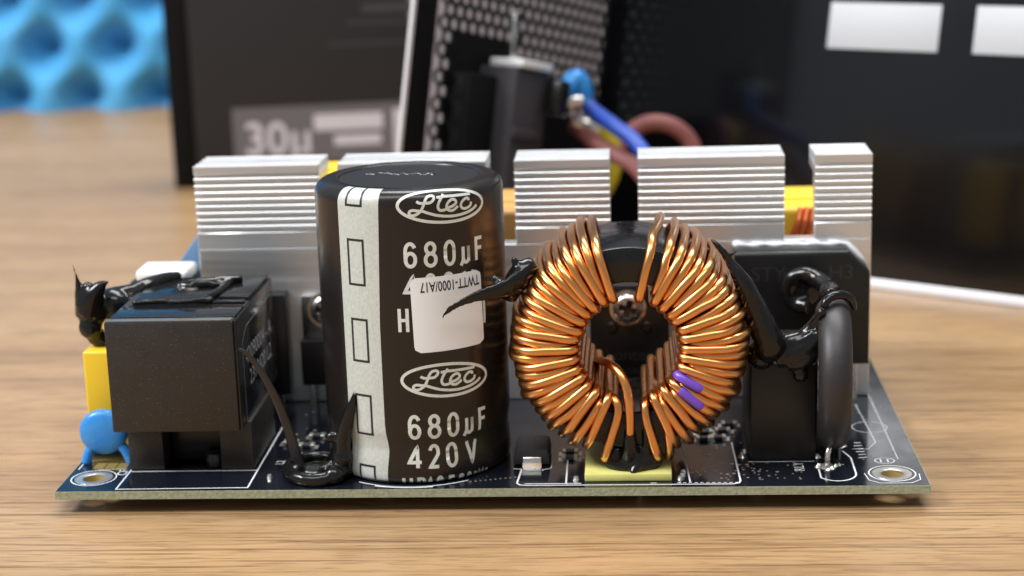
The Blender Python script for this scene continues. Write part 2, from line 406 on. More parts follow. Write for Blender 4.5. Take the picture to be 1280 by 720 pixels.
line([(110.0 + k * 1.1, 2.1) for k in range(2)], 0.25)
for k in range(11): line([(114.8 + k * 1.05, 2.1), (115.4 + k * 1.05, 2.1)], 0.25)
line(arc(66, 19.4, 18.3, 18.3, 238, 305, 30), 0.30)                            # crescent under the capacitor
line(arc(66, 19.4, 18.9, 18.6, 250, 283, 20), 0.7)
line([(141.0, 9.0)] + arc(143.9, 6.5, 3.6, 4.0, 215, 360, 16) + [(147.6, 15.0), (146.5, 19.0)], 0.3)
line([(128.4, 13.2), (140.6, 13.2)], 0.25)
line([(149.0, 6.4), (149.4, 2.8), (151.2, 1.2), (156.8, 1.2), (158.6, 2.9), (158.8, 6)], 0.14)
line([(148.5, 20), (151.6, 20), (153.4, 24), (152.5, 48)], 0.16); line([(156.2, 14), (156.0, 60)], 0.14)
line(arc(153.6, 13.2, 1.8, 1.5, 0, 352, 20), 0.2, True); line([(152.9, 12.4), (152.9, 14)], 0.3); line([(154.2, 12.4), (154.2, 14)], 0.3)
line(arc(153.4, 33, 3.4, 3.4, 0, 352, 26), 0.16, True)
line([(0.9, 12.0), (0.9, 16.5), (4.5, 17.5), (10.4, 16.0)], 0.22); line([(4.8, 11.6), (10.3, 12.2)], 0.2)
merge(bm, text_bm('RLY1', 2.7, lambda u, v: (138.4 - v, 8.0 + u, SZ), 0))
merge(bm, text_bm('L2', 2.4, lambda u, v: (40.2 - v, 14.0 + u * 0.9, SZ), 0))
merge(bm, text_bm('L1', 2.6, lambda u, v: (121.6 - v, 17.0 + u, SZ), 0))
merge(bm, text_bm('CF', 2.6, lambda u, v: (10.9 - v, 8.6 + u, SZ), 0))
merge(bm, text_bm('+', 3.6, lambda u, v: (144.0 + u, 10.0 + v, SZ), 0))
for k in range(6):
    line([(149.0 + 0.25 * (k % 2), 15.0 + k * 1.7), (150.6, 15.2 + k * 1.7)], 0.3)
put('silkscreen', bm, 'silk', board, smooth=False)

bm = bmesh.new()
def disc(x, y, r_, z=SZ + 0.01, h=0.05):
    lathe([(r_, z - h), (r_, z), (r_ * 0.45, z), (r_ * 0.4, z - 0.03), (0, z - 0.03)], (x, y, 0), 'z', 10, bm)
for i in range(60):
    x = rng.uniform(117, 138); y = rng.uniform(3, 13); disc(x, y, rng.choice([0.18, 0.18, 0.25, 0.34]))
for i in range(10): disc(77 + i * 0.9, 3.6 + 0.5 * i * 0.5, 0.2)
for i in range(26): disc(rng.uniform(97, 128), rng.uniform(20, 42), rng.choice([0.2, 0.3]))
for i in range(18): disc(rng.uniform(148, 158), rng.uniform(14, 60), 0.2)
for i in range(14): disc(rng.uniform(37, 52), rng.uniform(20, 48), rng.choice([0.2, 0.35]))
v = put('via', bm, 'via', board); v['kind'] = 'stuff'

def solder(x, y, r_, h=0.7, top=0.35):
    bm = bmesh.new(); lathe([(r_, 0.01), (r_ * 0.8, h * 0.35), (top, h), (0, h * 1.05)], (x, y, 0), 'z', 16, bm)
    for v_ in bm.verts: v_.co += Vector((rng.uniform(-1, 1), rng.uniform(-1, 1), 0)) * 0.12 * r_
    return put('solder_joint', bm, 'hasl', board)
for x, y, r_ in [(142.6, 10.2, 1.5), (146.2, 22.3, 1.5), (127.4, 16.0, 0.8), (128.0, 18.4, 0.8), (96.4, 4.2, 0.6), (115.4, 4.0, 0.6), (115.9, 5.8, 0.6), (116.1, 7.4, 0.6), (39.0, 6.5, 0.6), (141.3, 15.4, 0.8)]:
    solder(x, y, r_)
for dx, dy in [(0.9, -0.9), (-1.3, 0.6), (-1.7, -0.2), (1.6, 0.4), (0.2, -1.6)]: solder(142.6 + dx, 10.2 + dy, 0.6, 0.45, 0.2)
for x, y in [(108.0, 9.0), (8, 30), (150, 30), (50, 60), (110, 60), (8, 108), (150, 108), (60, 12), (130, 12), (80, 108)]:   # clipped pins under the board reach the table
    bm = lathe([(0, TZ + 0.02), (0.45, TZ + 0.1), (0.6, -3.2), (1.3, -BT + 0.02), (0, -BT + 0.02)], (x, y, 0), 'z', 12)
    put('clipped_pin', bm, 'hasl', board)
for k in range(2):   # gold contact strip by the mounting hole
    pass
for k in range(3):
    put('bare_contact', box(3.6 + k * 2.2, 5.6 + k * 2.2, 12.2, 15.6, 0.0, 0.05, 0), 'gold', board, smooth=False)

# ------------------------------------------------------------------ boxed choke at the corner
choke = empty('boxed_choke', (22, 24, 0), 'dark brown square choke housing on two feet at the yellow capacitor', 'choke')
x0, x1, y0, y1, z0, z1 = 9.95, 34.44, 6.46, 41.4, 9.15, 30.45
bm = box(x0, x1 - 0.45, y0, y1, z0, z1, 0.35, 2)
put('housing', bm, 'bakelite', choke)
put('side_cover', box(x1 - 0.4, x1, y0 + 0.5, y1 - 0.3, z0 + 0.2, z1 - 0.1, 0.12), 'gloss', choke)
for a, b in ((11.2, 17.9), (28.9, 36.0)):
    bm = box(a, min(b, 35.2), 11.2, 32, 0.05, 9.6, 0.25)
    put('foot', bm, 'bakelite', choke)
put('bobbin', box(18.5, 28.4, 15.5, 38, 0.6, 9.5, 0.4), 'epoxy', choke)
bm = lathe([(0, 0), (1.6, 0.1), (2.0, 1.4), (1.5, 2.6), (0, 3.0)], (27.2, 13.6, 0.1), 'z', 20); put('glue_bead', bm, 'dryglue', choke)
put('edge_highlight', box(x0 + 0.25, x1 - 0.7, y0 + 0.12, y0 + 2.0, 30.4, 30.72, 0.12), 'grey', choke)  # added strip whose paler colour paints the highlight on the front edge
# raised frame pieces of the top
top = put('lid', prism([(10.5, 9.0), (33.9, 9.0), (33.9, 17.0), (27.0, 17.6), (26.0, 19.5), (12.0, 18.5), (10.5, 17.0)], 'z', 30.4, 30.75, 0.08), 'gloss', choke)
put('lid', prism([(12.0, 20.5), (25.2, 21.5), (26.5, 24.0), (25.0, 39.5), (11.0, 39.8)], 'z', 30.4, 31.0, 0.1), 'gloss', choke)
put('core_edge', prism([(28.0, 22.5), (33.9, 22.0), (33.9, 40.8), (27.5, 40.8)], 'z', 30.35, 31.2, 0.15), 'gloss', choke)
put('rail', box(27.4, 33.6, 19.0, 20.6, 30.4, 31.1, 0.2), 'gloss', choke)
bm = bmesh.new(); tube(catmull([(26.9, 23.5, 30.6), (27.4, 25.5, 31.0), (27.7, 28.0, 30.6)], 5), 0.45, 8, bm); put('winding_wire', bm, 'copper', choke)
side = lambda u, v: (x1 + 0.03, u, v)
bm = text_bm('42090004 - A', 4.3, lambda u, v: side(13.6 + u, 20.0 + v), 0, 1.0)
merge(bm, text_bm('2390420 L2', 4.3, lambda u, v: side(16.0 + u, 15.4 + v), 0, 1.0))
ribbon([(11.4, 9.6), (11.4, 25.0), (15.5, 27.2), (38.5, 27.6)], 0.16, side, bm)
put('lettering', bm, 'sidemark', choke, smooth=False)

# ------------------------------------------------------------------ large electrolytic capacitor
CX, CY, CR = 66.0, 19.4, 17.5
PROF = [(16.6, 0.15), (17.2, 0.5), (17.42, 1.6), (17.3, 4.6), (17.05, 6.6), (17.2, 8.2), (17.5, 10.0), (17.5, 20), (17.5, 30), (17.5, 40), (17.5, 50), (17.5, 52.0)] \
    + [(15.0 + 2.5 * math.cos(a), 52.2 + 2.5 * math.sin(a)) for a in [math.radians(k) for k in range(0, 91, 9)]] + [(14.2, 54.72), (13.2, 54.72), (13.0, 54.6), (12.85, 54.3)]
ARC = [0.0]
for (ra, za), (rb, zb) in zip(PROF, PROF[1:]): ARC.append(ARC[-1] + math.hypot(rb - ra, zb - za))
A0 = next(ARC[i] for i in range(len(PROF)) if PROF[i][1] >= 10.0)
def capmap(off):
    def f(s, z):
        L_ = A0 + (z - 10.0)                       # arc length measured from the straight part
        if z < 10:
            zz = max(z, 0.16)
            for (ra, za), (rb, zb) in zip(PROF, PROF[1:]):
                if za <= zz <= zb: r_ = ra + (rb - ra) * (zz - za) / (zb - za); break
            h = zz
        else:
            L_ = min(L_, ARC[-1] - 0.01)
            for i in range(len(ARC) - 1):
                if ARC[i] <= L_ <= ARC[i + 1]:
                    t_ = (L_ - ARC[i]) / (ARC[i + 1] - ARC[i]); r_ = PROF[i][0] + t_ * (PROF[i + 1][0] - PROF[i][0]); h = PROF[i][1] + t_ * (PROF[i + 1][1] - PROF[i][1]); break
        a = s / CR
        if z > 52.9: h += off * min(1, (z - 52.9) / 2)
        r2 = r_ + off
        return (CX + r2 * math.sin(a), CY - r2 * math.cos(a), h)
    return f
cap = empty('electrolytic_capacitor', (CX, CY, 0), 'tall black electrolytic capacitor with a silver stripe and white oval logos', 'capacitor')
bm = lathe(PROF, (CX, CY, 0), 'z', 128); put('sleeve', bm, 'sleeve', cap)
bm = lathe([(0, 54.45), (6, 54.45), (11.8, 54.43), (12.4, 54.45), (12.9, 54.4), (13.0, 54.2)], (CX, CY, 0), 'z', 96)
end = put('end_disc', bm, 'captop', cap)
bm = bmesh.new()
for k in range(30):                              # rough embossed vent mark across the end
    t_ = k / 29; x = CX - 8.0 + 12.5 * t_; y = CY + 3.8 - 2.2 * t_ + rng.uniform(-0.9, 0.9)
    tt = bmesh.new(); bmesh.ops.create_icosphere(tt, subdivisions=1, radius=rng.uniform(0.25, 0.5))
    for q in tt.verts: q.co = Vector((q.co.x * 1.3 + x, q.co.y * 1.5 + y, q.co.z * 0.4 + 54.45))
    merge(bm, tt)
put('vent_mark', bm, 'glue', end)
S0, S1, Z1 = -12.15, -4.2, 56.5
bm = bmesh.new(); f = capmap(0.05); nz = 110; ns = 14; grid = []
for i in range(nz + 1):
    z = 0.2 + (Z1 - 0.2) * i / nz
    e = (0.9 * max(0, (z - 30) / 25), )[0]
    sh = 0.45 * math.exp(-((z - 6.5) / 3.0) ** 2)
    grid.append([bm.verts.new(f(S0 + (S1 + e - S0) * k / ns + sh * k / ns, z)) for k in range(ns + 1)])
for i in range(nz):
    for k in range(ns): bm.faces.new((grid[i][k], grid[i][k + 1], grid[i + 1][k + 1], grid[i + 1][k]))
stripe = put('polarity_stripe', bm, 'stripe', cap, auto=180)
f = capmap(0.09)
for za, zb in ((0.4, 2.4), (9.4, 16.8), (23.3, 31.1), (37.6, 45.8), (52.1, 56.45)):
    bm = bmesh.new(); a, b = -10.05, -6.8
    pts = [(a, za), (b, za), (b, zb), (a, zb)]
    if za == 52.1: ribbon([(a, zb), (a, za), (b, za), (b, zb)], 0.42, f, bm, False, 0.4)
    elif za == 0.4: ribbon([(a, za), (a, 3.2), (b, 3.2), (b, za)], 0.42, f, bm, False, 0.4)
    else: ribbon(pts, 0.42, f, bm, True, 0.4)
    put('minus_mark', bm, 'ink', stripe, auto=180)

LOGO = {
    'L': [(3.47, 52.89), (3.82, 52.62), (4.32, 52.5), (5.05, 52.49), (5.93, 52.52), (6.55, 53.03), (6.64, 53.53), (6.21, 53.76), (5.54, 53.62), (5.07, 53.07), (4.75, 52.29), (4.35, 51.44), (3.89, 50.89), (3.23, 50.49), (2.5, 50.38), (2.11, 50.69), (2.18, 51.12), (2.69, 51.32), (3.4, 51.21), (4.41, 51.07), (5.55, 50.62), (7.02, 50.13), (8.85, 49.79), (10.79, 49.69), (12.89, 49.91), (14.42, 50.35), (15.37, 50.94)],
    't': [(8.56, 53.85), (7.9, 53.04), (7.41, 52.21), (7.3, 51.49), (7.66, 50.99), (8.43, 50.94), (9.07, 51.16)],
    'bar': [(7.16, 53.34), (8.69, 53.4), (10.62, 53.32), (14.08, 53.21)],
    'e': [(9.15, 51.3), (10.04, 51.48), (10.81, 51.98), (10.58, 52.59), (9.93, 52.67), (9.19, 52.17), (8.92, 51.47), (9.29, 50.84), (10.17, 50.73), (11.2, 51.34)],
    'c': [(13.54, 52.04), (13.47, 52.42), (12.83, 52.51), (12.09, 52.02), (11.8, 51.4), (12.12, 50.84), (12.93, 50.72), (13.88, 51.1), (14.1, 51.73)]}
f = capmap(0.045)
def logo(ds, dz):
    bm = bmesh.new()
    e = [(8.5 + ds + 8.45 * math.cos(a) , 51.75 + dz + 3.0 * math.sin(a) - 0.055 * 8.45 * math.cos(a)) for a in [2 * math.pi * k / 72 for k in range(72)]]
    ribbon(e, 0.55, f, bm, True)
    for k, s in LOGO.items():
        ribbon([(q[0] + ds, q[1] + dz) for q in catmull([(a, b, 0) for a, b in s], 5)], 0.50, f, bm)
    put('logo', bm, 'print_', cap, auto=180)
logo(0, 0); logo(-0.65, -32.15)
def word(chars, zb, zt, ds=0.0, wd=0.66):
    bm = bmesh.new(); h = zt - zb
    for ch, a, b in chars:
        hw = wd / 2
        for s in GLYPH[ch]:
            pts = [(a + ds + hw + (b - a - wd) * q[0], zb + hw + (h - wd) * q[1] - 0.022 * (a - 2)) for q in s]
            ribbon(pts, wd, f, bm, False, 0.35, keep=lambda m_: m_.y > 0.3)
    put('printing', bm, 'print_', cap, auto=180)
C680 = [('6', 0.75, 3.15), ('8', 4.3, 6.85), ('0', 8.0, 10.35), ('u', 11.4, 13.6), ('F', 14.5, 16.7)]
C420 = [('4', 0.35, 3.2), ('2', 4.25, 6.5), ('0', 7.6, 9.95), ('V', 11.6, 14.3)]
CHP = [('H', -0.8, 1.2), ('P', 2.0, 3.7), ('1', 3.9, 5.0), ('0', 5.5, 7.1), ('5', 7.8, 9.4), ('o', 9.9, 11.2), ('C', 11.5, 12.9), ('(', 13.2, 14.0), ('M', 14.2, 15.7), (')', 15.9, 16.9)]
for dz, ds in ((0, 0), (-32.1, -0.65)):
    word(C680, 40.8 + dz, 45.6 + dz, ds); word(C420, 35.0 + dz, 39.8 + dz, ds); word(CHP, 28.8 + dz, 33.7 + dz, ds, 0.6)
# label on the capacitor, its code left blank
f2 = capmap(0.085)
def stk(u, v): return f2(8.85 + u - 0.025 * (v), 32.1 + v + 0.005 * u)
bm = bmesh.new(); n = 24; hw, hh, cr = 7.05, 6.95, 1.1; rows = []
for j in range(n + 1):
    v_ = -hh + 2 * hh * j / n; dy = max(0, abs(v_) - (hh - cr)); hx_ = hw - (cr - math.sqrt(max(0, cr * cr - dy * dy)))
    rows.append([bm.verts.new(stk(-hx_ + 2 * hx_ * i / n, v_)) for i in range(n + 1)])
for j in range(n):
    for i in range(n): bm.faces.new((rows[j][i], rows[j][i + 1], rows[j + 1][i + 1], rows[j + 1][i]))
sticker = put('label_sticker', bm, 'paper', cap, auto=180); sticker['label'] = 'white rounded label with upside-down lettering'
f3 = capmap(0.12)
def stk2(u, v): return f3(8.85 + u - 0.025 * v, 32.1 + v + 0.005 * u)
bm = text_bm('TWTT-1000/A17', 2.6, lambda u, v: stk2(6.55 - u, 6.0 - v), 0.4, 0.64, 'LEFT', 0.035)
put('lettering', bm, 'ink', sticker, smooth=False)

# ------------------------------------------------------------------ toroidal inductor
TX, TZc = 106.5, 24.5
RI, RO, YF, YB = 12.2, 18.95, 5.2, 29.0
tor = empty('toroidal_inductor', (TX, 15, 1.6), 'copper wound toroidal inductor standing upright on a yellow pad', 'inductor')
c_ = 1.0
prof = [(RI, YF + c_), (RI + 0.3, YF + 0.3), (RI + c_, YF), (RO - c_, YF), (RO - 0.3, YF + 0.3), (RO, YF + c_), (RO, YB - c_), (RO - 0.3, YB - 0.3), (RO - c_, YB), (RI + c_, YB), (RI + 0.3, YB - 0.3), (RI, YB - c_), (RI, YF + c_)]
bm = lathe(prof, (TX, 0, TZc), 'y', 120); put('core', bm, 'coreplastic', tor)
WR = 0.84
def winding(a_start, a_end, n, gaps, side):
    """turn after turn: out over the front, back along the rim, in over the rear, forward through the hole"""
    outs = []; acc = 0
    for k in range(n + 1):
        outs.append(acc); acc += gaps.get(k, 1.0) * rng.uniform(0.93, 1.07)
    outs = [a_start + (a_end - a_start) * q / outs[-1] for q in outs]
    turns = []
    sgn = 1 if a_end > a_start else -1
    pr = []
    for k in range(n + 1):
        layer = k % 2
        pr.append(dict(ao=outs[k], ai=outs[k] + rng.uniform(-1.0, 1.0) + (sgn * 1.2 if layer else -sgn * 0.8), ri=(9.4 if layer == 0 else 11.0) + rng.uniform(-0.2, 0.2),
                       ro=20.6 + rng.uniform(-0.3, 0.45) + (0.5 if layer else 0), yf=(YF - WR - (0.5 if layer == 0 else 0.05)) + rng.uniform(-0.12, 0.1), yb=YB + WR + rng.uniform(0, 0.5)))
    for k in range(n):
        p = pr[k]; q = pr[k + 1]
        def pos(ang, r_, y): return Vector((TX + r_ * math.cos(math.radians(ang)), y, TZc + r_ * math.sin(math.radians(ang))))
        key = []
        mid = (p['ri'] + p['ro']) / 2
        key.append((p['ai'], p['ri'], p['yf'] + 4.5))
        key.append((p['ai'], p['ri'], p['yf'] + 2.0))
        key.append((p['ai'], p['ri'] + 0.55, p['yf'] + 0.45))
        key.append((p['ai'] * 0.88 + p['ao'] * 0.12, p['ri'] + 2.0, p['yf'] - 0.2))
        key.append(((p['ai'] + p['ao']) / 2, mid, p['yf'] - 0.25))
        key.append((p['ao'], p['ro'] - 3.2, p['yf'] + 0.15))
        key.append((p['ao'], p['ro'] - 1.2, p['yf'] + 1.5))
        key.append((p['ao'], p['ro'] - 0.1, p['yf'] + 4.2))
        bul = rng.uniform(0.2, 0.6)
        key.append((p['ao'] * 0.7 + q['ao'] * 0.3, p['ro'] + bul, (p['yf'] + p['yb']) / 2))
        key.append((p['ao'] * 0.5 + q['ao'] * 0.5, p['ro'], p['yb'] - 3.4))
        key.append((p['ao'] * 0.5 + q['ao'] * 0.5, p['ro'] - 1.0, p['yb'] - 1.0))
        key.append((p['ao'] * 0.4 + q['ai'] * 0.6, p['ro'] - 3.0, p['yb']))
        key.append((q['ai'], q['ri'] + 2.4, p['yb']))
        key.append((q['ai'], q['ri'] + 0.5, p['yb'] - 1.0))
        key.append((q['ai'], q['ri'], p['yb'] - 3.2))
        key.append((q['ai'], q['ri'], q['yf'] + 8))
        key.append((q['ai'], q['ri'], q['yf'] + 4.5))
        P = catmull([pos(*t_) for t_ in key], 4)
        bm = tube(P, WR, 12); put('wire_turn', bm, 'copper', tor, auto=180)
        turns.append(P)
    return turns
left = winding(106.5, 254, 27, {0: 1.15, 22: 1.15, 23: 1.25, 24: 1.3, 25: 1.4, 26: 1.5}, -1)
right = winding(77.5, -73, 27, {0: 1.9, 1: 1.25, 2: 1.15, 22: 1.15, 23: 1.25, 24: 1.3, 25: 1.3, 26: 1.4}, 1)
# the two tail ends, down into the glue on the pad
put('lead', tube(catmull([(100.0, 22, 17.5), (101.0, 15, 19.6), (102.6, 9, 20.8), (104.6, 6, 19.9), (106.0, 4.4, 17.0), (106.4, 3.9, 12.5), (106.35, 4.6, 6.5), (106.3, 5.5, 2.0)], 6), WR, 12), 'copper', tor, auto=180)
put('lead', tube(catmull([(110.6, 26, 12.5), (110.8, 18, 14.5), (111.2, 11, 16.2), (111.9, 6.5, 15.8), (112.4, 4.2, 13.6), (113.2, 3.9, 10.0), (113.6, 5.0, 5.6), (113.4, 8, 3.0)], 6), WR, 12), 'copper', tor, auto=180)
put('lead', tube(catmull([(100.5, 16, 13.5), (102.4, 9, 15.4), (103.6, 5.2, 15.2), (104.3, 4.0, 13.0), (102.8, 3.8, 7.5), (101.8, 4.6, 4.4), (102.0, 8, 2.8)], 6), WR, 12), 'copper', tor, auto=180)
put('lead', tube(catmull([(110.8, 16, 12.6), (109.6, 9, 14.6), (109.2, 5.2, 14.2), (109.4, 4.0, 11.6), (110.6, 3.8, 7.0), (111.3, 4.6, 4.4), (111.4, 8, 2.9)], 6), WR, 12), 'copper', tor, auto=180)
def paint(P, c, half):
    i = min(range(len(P)), key=lambda k: (P[k] - Vector(c)).length + (0 if P[k].y < 6 else 50))
    seg = [q for q in P if (q - P[i]).length < half and q.y < 6.2]
    seg = catmull(seg, 3); n_ = len(seg)
    rr = [WR * (0.92 + 0.15 * min(1, 9 * min(k, n_ - 1 - k) / n_)) for k in range(n_)]
    bm = tube([q + Vector((0, -0.04, 0)) for q in seg], rr, 12); put('paint_mark', bm, 'purple', tor, auto=180)
for c in ((117.6, 4.0, 18.7), (117.2, 4.0, 14.8)):
    best = min(right[::2], key=lambda P: min((q - Vector(c)).length for q in P))
    paint(best, c, 3.0)

padroot = tag(put('insulating_pad', box(98.0, 113.9, 3.0, 22.0, 0.05, 1.5, 0.22), 'pad', None, origin=(106, 12, 0)), 'translucent yellow plastic pad under the copper coil', 'pad')
glue('silicone_glue', [[(106.5, 9, 6.0, 2.2), (106.5, 7.5, 3.4, 3.0), (106.8, 6.6, 2.2, 3.2)], [(107.5, 5, 3.2, 0.9), (107.6, 4.2, 2.4, 0.8), (106.9, 3.6, 1.7, 0.55), (106.2, 3.3, 1.6, 0.2)], [(106.4, 4.4, 9.5, 1.0), (106.4, 4.8, 6, 1.5), (106.5, 6, 3.5, 2)], [(109.3, 5.4, 9.5, 1.0), (109.5, 6, 6, 1.3), (109, 7, 3, 2)]],
     [(106.8, 7.6, 2.2, 4.6, 1.2, 0.8, 0.5), (103.6, 8, 3.8, 2.6), (110, 7.6, 3.2, 2.5), (107.6, 6.0, 3.4, 2.0)], 'glossy black glue on the yellow pad below the copper coil')

# ------------------------------------------------------------------ heatsink
HY, HT = 54.0, 51.1
hs = empty('heatsink', (86, 56, 0), 'long slotted aluminium heatsink with fine ribs behind the components', 'heatsink')
put('plate', box(16.75, 156.0, HY, HY + 4.0, 0.1, 33.6, 0.15, 1), 'alu', hs)
for a, b in ((16.75, 43.0), (46.9, 77.6), (83.4, 102.9), (108.7, 138.4), (144.5, 156.0)):
    blk = put('fin_block', prism([(HY + 0.0, 33.5), (HY + 0.0, 37.0), (HY + 0.75, 37.15), (HY + 0.75, 49.15), (HY, 49.3), (HY, HT), (HY + 0.95, HT), (HY + 1.2, HT - 2.4), (HY + 12.2, HT - 2.4), (HY + 12.2, HT - 4), (HY + 4.4, HT - 4.4), (HY + 4.0, 33.5)], 'x', a, b, 0.1, None, 1), 'alu', hs)
    for k in range(8):
        z = 37.8 + k * 1.44
        bm = prism([(HY + 0.0, z + 0.15), (HY + 0.12, z), (HY + 1.25, z - 0.05), (HY + 1.25, z + 0.85), (HY + 0.12, z + 0.68), (HY + 0.0, z + 0.52)], 'x', a + 0.02, b - 0.02)
        put('fin', bm, 'alu', blk, auto=20)
    for k in range(4):
        y = HY + 2.6 + k * 3.0
        bm = prism([(y, HT - 2.5), (y + 0.1, HT - 0.15), (y + 0.25, HT), (y + 0.75, HT), (y + 0.9, HT - 0.15), (y + 1.0, HT - 2.5)], 'x', a + 0.02, b - 0.02)
        put('fin', bm, 'alu', blk, auto=20)

def screw(c, r_, parent, depth=1.15):
    """pan head with a cross recess, facing the camera side (-y)"""
    bm = bmesh.new(); nr, na = 40, 96; rings = []
    def h(r0, a):
        t_ = r0 / r_; base = depth * math.sqrt(max(0, 1 - 0.95 * t_ ** 4.0))
        u, v_ = r0 * math.cos(a), r0 * math.sin(a); arm = 0.19 * r_; ln = 0.62 * r_
        d = min(max(abs(u) - arm, abs(v_) - ln), max(abs(v_) - arm, abs(u) - ln))
        rec = min(1, max(0, -d / (0.05 * r_) + 0.3)) * depth * 1.15 * (1 - 0.5 * t_)
        return base - rec
    ctr = bm.verts.new(Vector(c) + Vector((0, -h(0, 0), 0)))
    for i in range(1, nr + 1):
        rr = r_ * i / nr
        rings.append([bm.verts.new(Vector(c) + Vector((rr * math.cos(2 * math.pi * k / na), -h(rr, 2 * math.pi * k / na + 0.3), rr * math.sin(2 * math.pi * k / na)))) for k in range(na)])
    for k in range(na): bm.faces.new((ctr, rings[0][k], rings[0][(k + 1) % na]))
    for A, B in zip(rings, rings[1:]):
        for k in range(na): bm.faces.new((A[k], A[(k + 1) % na], B[(k + 1) % na], B[k]))
    bm2 = lathe([(r_, 0.0), (r_, 0.35), (r_ * 1.25, 0.36), (r_ * 1.25, 0.8)], c, 'y', 40)
    merge(bm, bm2)
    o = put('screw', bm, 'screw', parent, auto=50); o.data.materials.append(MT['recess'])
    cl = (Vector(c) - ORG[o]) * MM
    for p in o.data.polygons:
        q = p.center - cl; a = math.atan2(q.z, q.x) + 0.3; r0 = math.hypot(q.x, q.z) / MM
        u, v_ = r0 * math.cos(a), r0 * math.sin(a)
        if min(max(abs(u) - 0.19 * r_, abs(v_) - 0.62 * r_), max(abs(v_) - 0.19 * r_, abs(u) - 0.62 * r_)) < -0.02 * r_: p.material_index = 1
    return o

def transistor(name, xa, xb, za, zb, label, scr=None, text=None, notch=True, tab=None, thick=4.6):
    ya = HY - thick - 0.05; t_ = empty(name, ((xa + xb) / 2, HY - 2, 0), label, 'transistor')
    if notch and scr:
        w_ = 1.3; zc = scr[1]
        poly = [(xa, za), (xb, za), (xb, zc - 1.6), (xb - w_, zc - 1.2), (xb - w_, zc + 1.2), (xb, zc + 1.6), (xb, zb), (xa, zb), (xa, zc + 1.6), (xa + w_, zc + 1.2), (xa + w_, zc - 1.2), (xa, zc - 1.6)]
    else: poly = [(xa, za), (xb, za), (xb, zb), (xa, zb)]
    put('body', prism(poly, 'y', ya, HY - 0.1, 0.22), 'epoxy', t_)
    if tab: put('tab', prism([(xa + 0.1, zb - 0.3), (xb - 0.1, zb - 0.3), (xb - 0.1, tab), (xa + 0.1, tab)], 'y', HY - 1.5, HY - 0.1, 0.12), 'tin', t_)
    for k in range(3):
        x = xa + (xb - xa) * (0.5 + (k - 1) * 0.34)
        put('leg', box(x - 0.6, x + 0.6, HY - 2.6, HY - 2.0, 0.0, za + 0.2, 0.1, 1), 'tin', t_)
    if scr:
        screw((scr[0], (ya if not tab else HY - 1.55) - 0.8, scr[1]), scr[2], t_)
    if text:
        for s, zc, sz in text:
            put('lettering', text_bm(s, sz, lambda u, v: ((xa + xb) / 2 + u, ya - 0.03, zc + v), 0, 1.0, 'CENTER'), 'mark', t_, smooth=False)
    return t_
tr = transistor('power_transistor', 98.4, 114.6, 3.5, 25.5, 'black power transistor with a cross-head screw seen through the coil', (106.2, 20.9, 3.0), [('Lonten', 9.6, 3.6), ('LSB65R070', 6.6, 2.2)])
for dx in (-3.3, 3.8):
    bm = lathe([(0.9, -0.25), (1.1, -0.12), (1.3, 0.0)], (106.2 + dx, HY - 4.67, 16.6), 'y', 24)
    put('ejector_mark', bm, 'epoxy', tr)
transistor('power_transistor', 37.9, 48.2, 5.0, 14.6, 'black transistor with silver screw tab beside the tall capacitor', (43.2, 20.6, 3.1), None, False, 23.5, 4.6)
transistor('power_transistor', 19.5, 35.2, 3.0, 24.6, 'black transistor half hidden behind the brown choke housing', None, None, False)

# ------------------------------------------------------------------ bridge rectifier
br = empty('bridge_rectifier', (141.3, 50, 0), 'wide black bridge rectifier with one chamfered top corner on the heatsink', 'rectifier')
ya = 47.0
bm = prism([(127.8, 9.0), (154.9, 9.0), (154.9, 28.2), (150.7, 32.6), (127.8, 32.6)], 'y', ya, HY - 0.1)
bm.edges.ensure_lookup_table()
bmesh.ops.bevel(bm, geom=[e for e in bm.edges if all(v_.co.y < ya + 0.1 for v_ in e.verts) and e.verts[0].co.z > 20 and e.verts[1].co.z > 20], offset=1.1, segments=4, affect='EDGES', profile=0.5)
put('body', bm, 'epoxy', br)
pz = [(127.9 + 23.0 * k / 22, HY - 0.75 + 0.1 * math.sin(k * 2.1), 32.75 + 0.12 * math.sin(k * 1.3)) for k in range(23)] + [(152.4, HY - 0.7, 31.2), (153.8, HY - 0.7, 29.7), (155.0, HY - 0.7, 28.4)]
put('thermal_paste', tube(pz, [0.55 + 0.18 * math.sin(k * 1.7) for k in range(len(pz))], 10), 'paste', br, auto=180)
for k in range(4): put('leg', box(130.3 + k * 7.2, 131.5 + k * 7.2, 50.2, 50.9, 0.0, 9.3, 0.1, 1), 'tin', br)
put('lettering', text_bm('STY', 4.2, lambda u, v: (131.2 + u, ya - 0.03, 26.6 + v), 0), 'mark', br, smooth=False)
put('lettering', text_bm('H3', 4.2, lambda u, v: (146.6 + u, ya - 0.03, 26.8 + v), 0), 'mark', br, smooth=False)

# ------------------------------------------------------------------ relay, thermistor
rl = empty('relay', (135, 25, 0), 'black rectangular relay below the hanging glue at the coil', 'relay')
put('case', box(128.9, 140.95, 13.9, 38.5, 0.15, 18.7, 0.3), 'relayplastic', rl)
put('base', box(129.2, 140.7, 14.2, 38.2, 0.02, 0.6, 0.0), 'epoxy', rl)
nt = empty('thermistor', (144.6, 17.5, 0), 'dark grey thick disc thermistor standing on two wire legs', 'thermistor')
bm = bmesh.new(); RN = 14.1; TN = 3.05; ph = []
for k in range(0, 13):
    a = math.radians(-90 + 15 * k); ph.append((RN - 2.6 + 2.6 * math.cos(a), TN * math.sin(a)))
prof = [(0, -TN * 0.96), (6, -TN * 0.99)] + ph + [(6, TN * 0.99), (0, TN * 0.96)]
lathe(prof, (0, 0, 0), 'x', 64, bm)
rot = Matrix.Rotation(math.radians(-3.5), 3, 'Z')
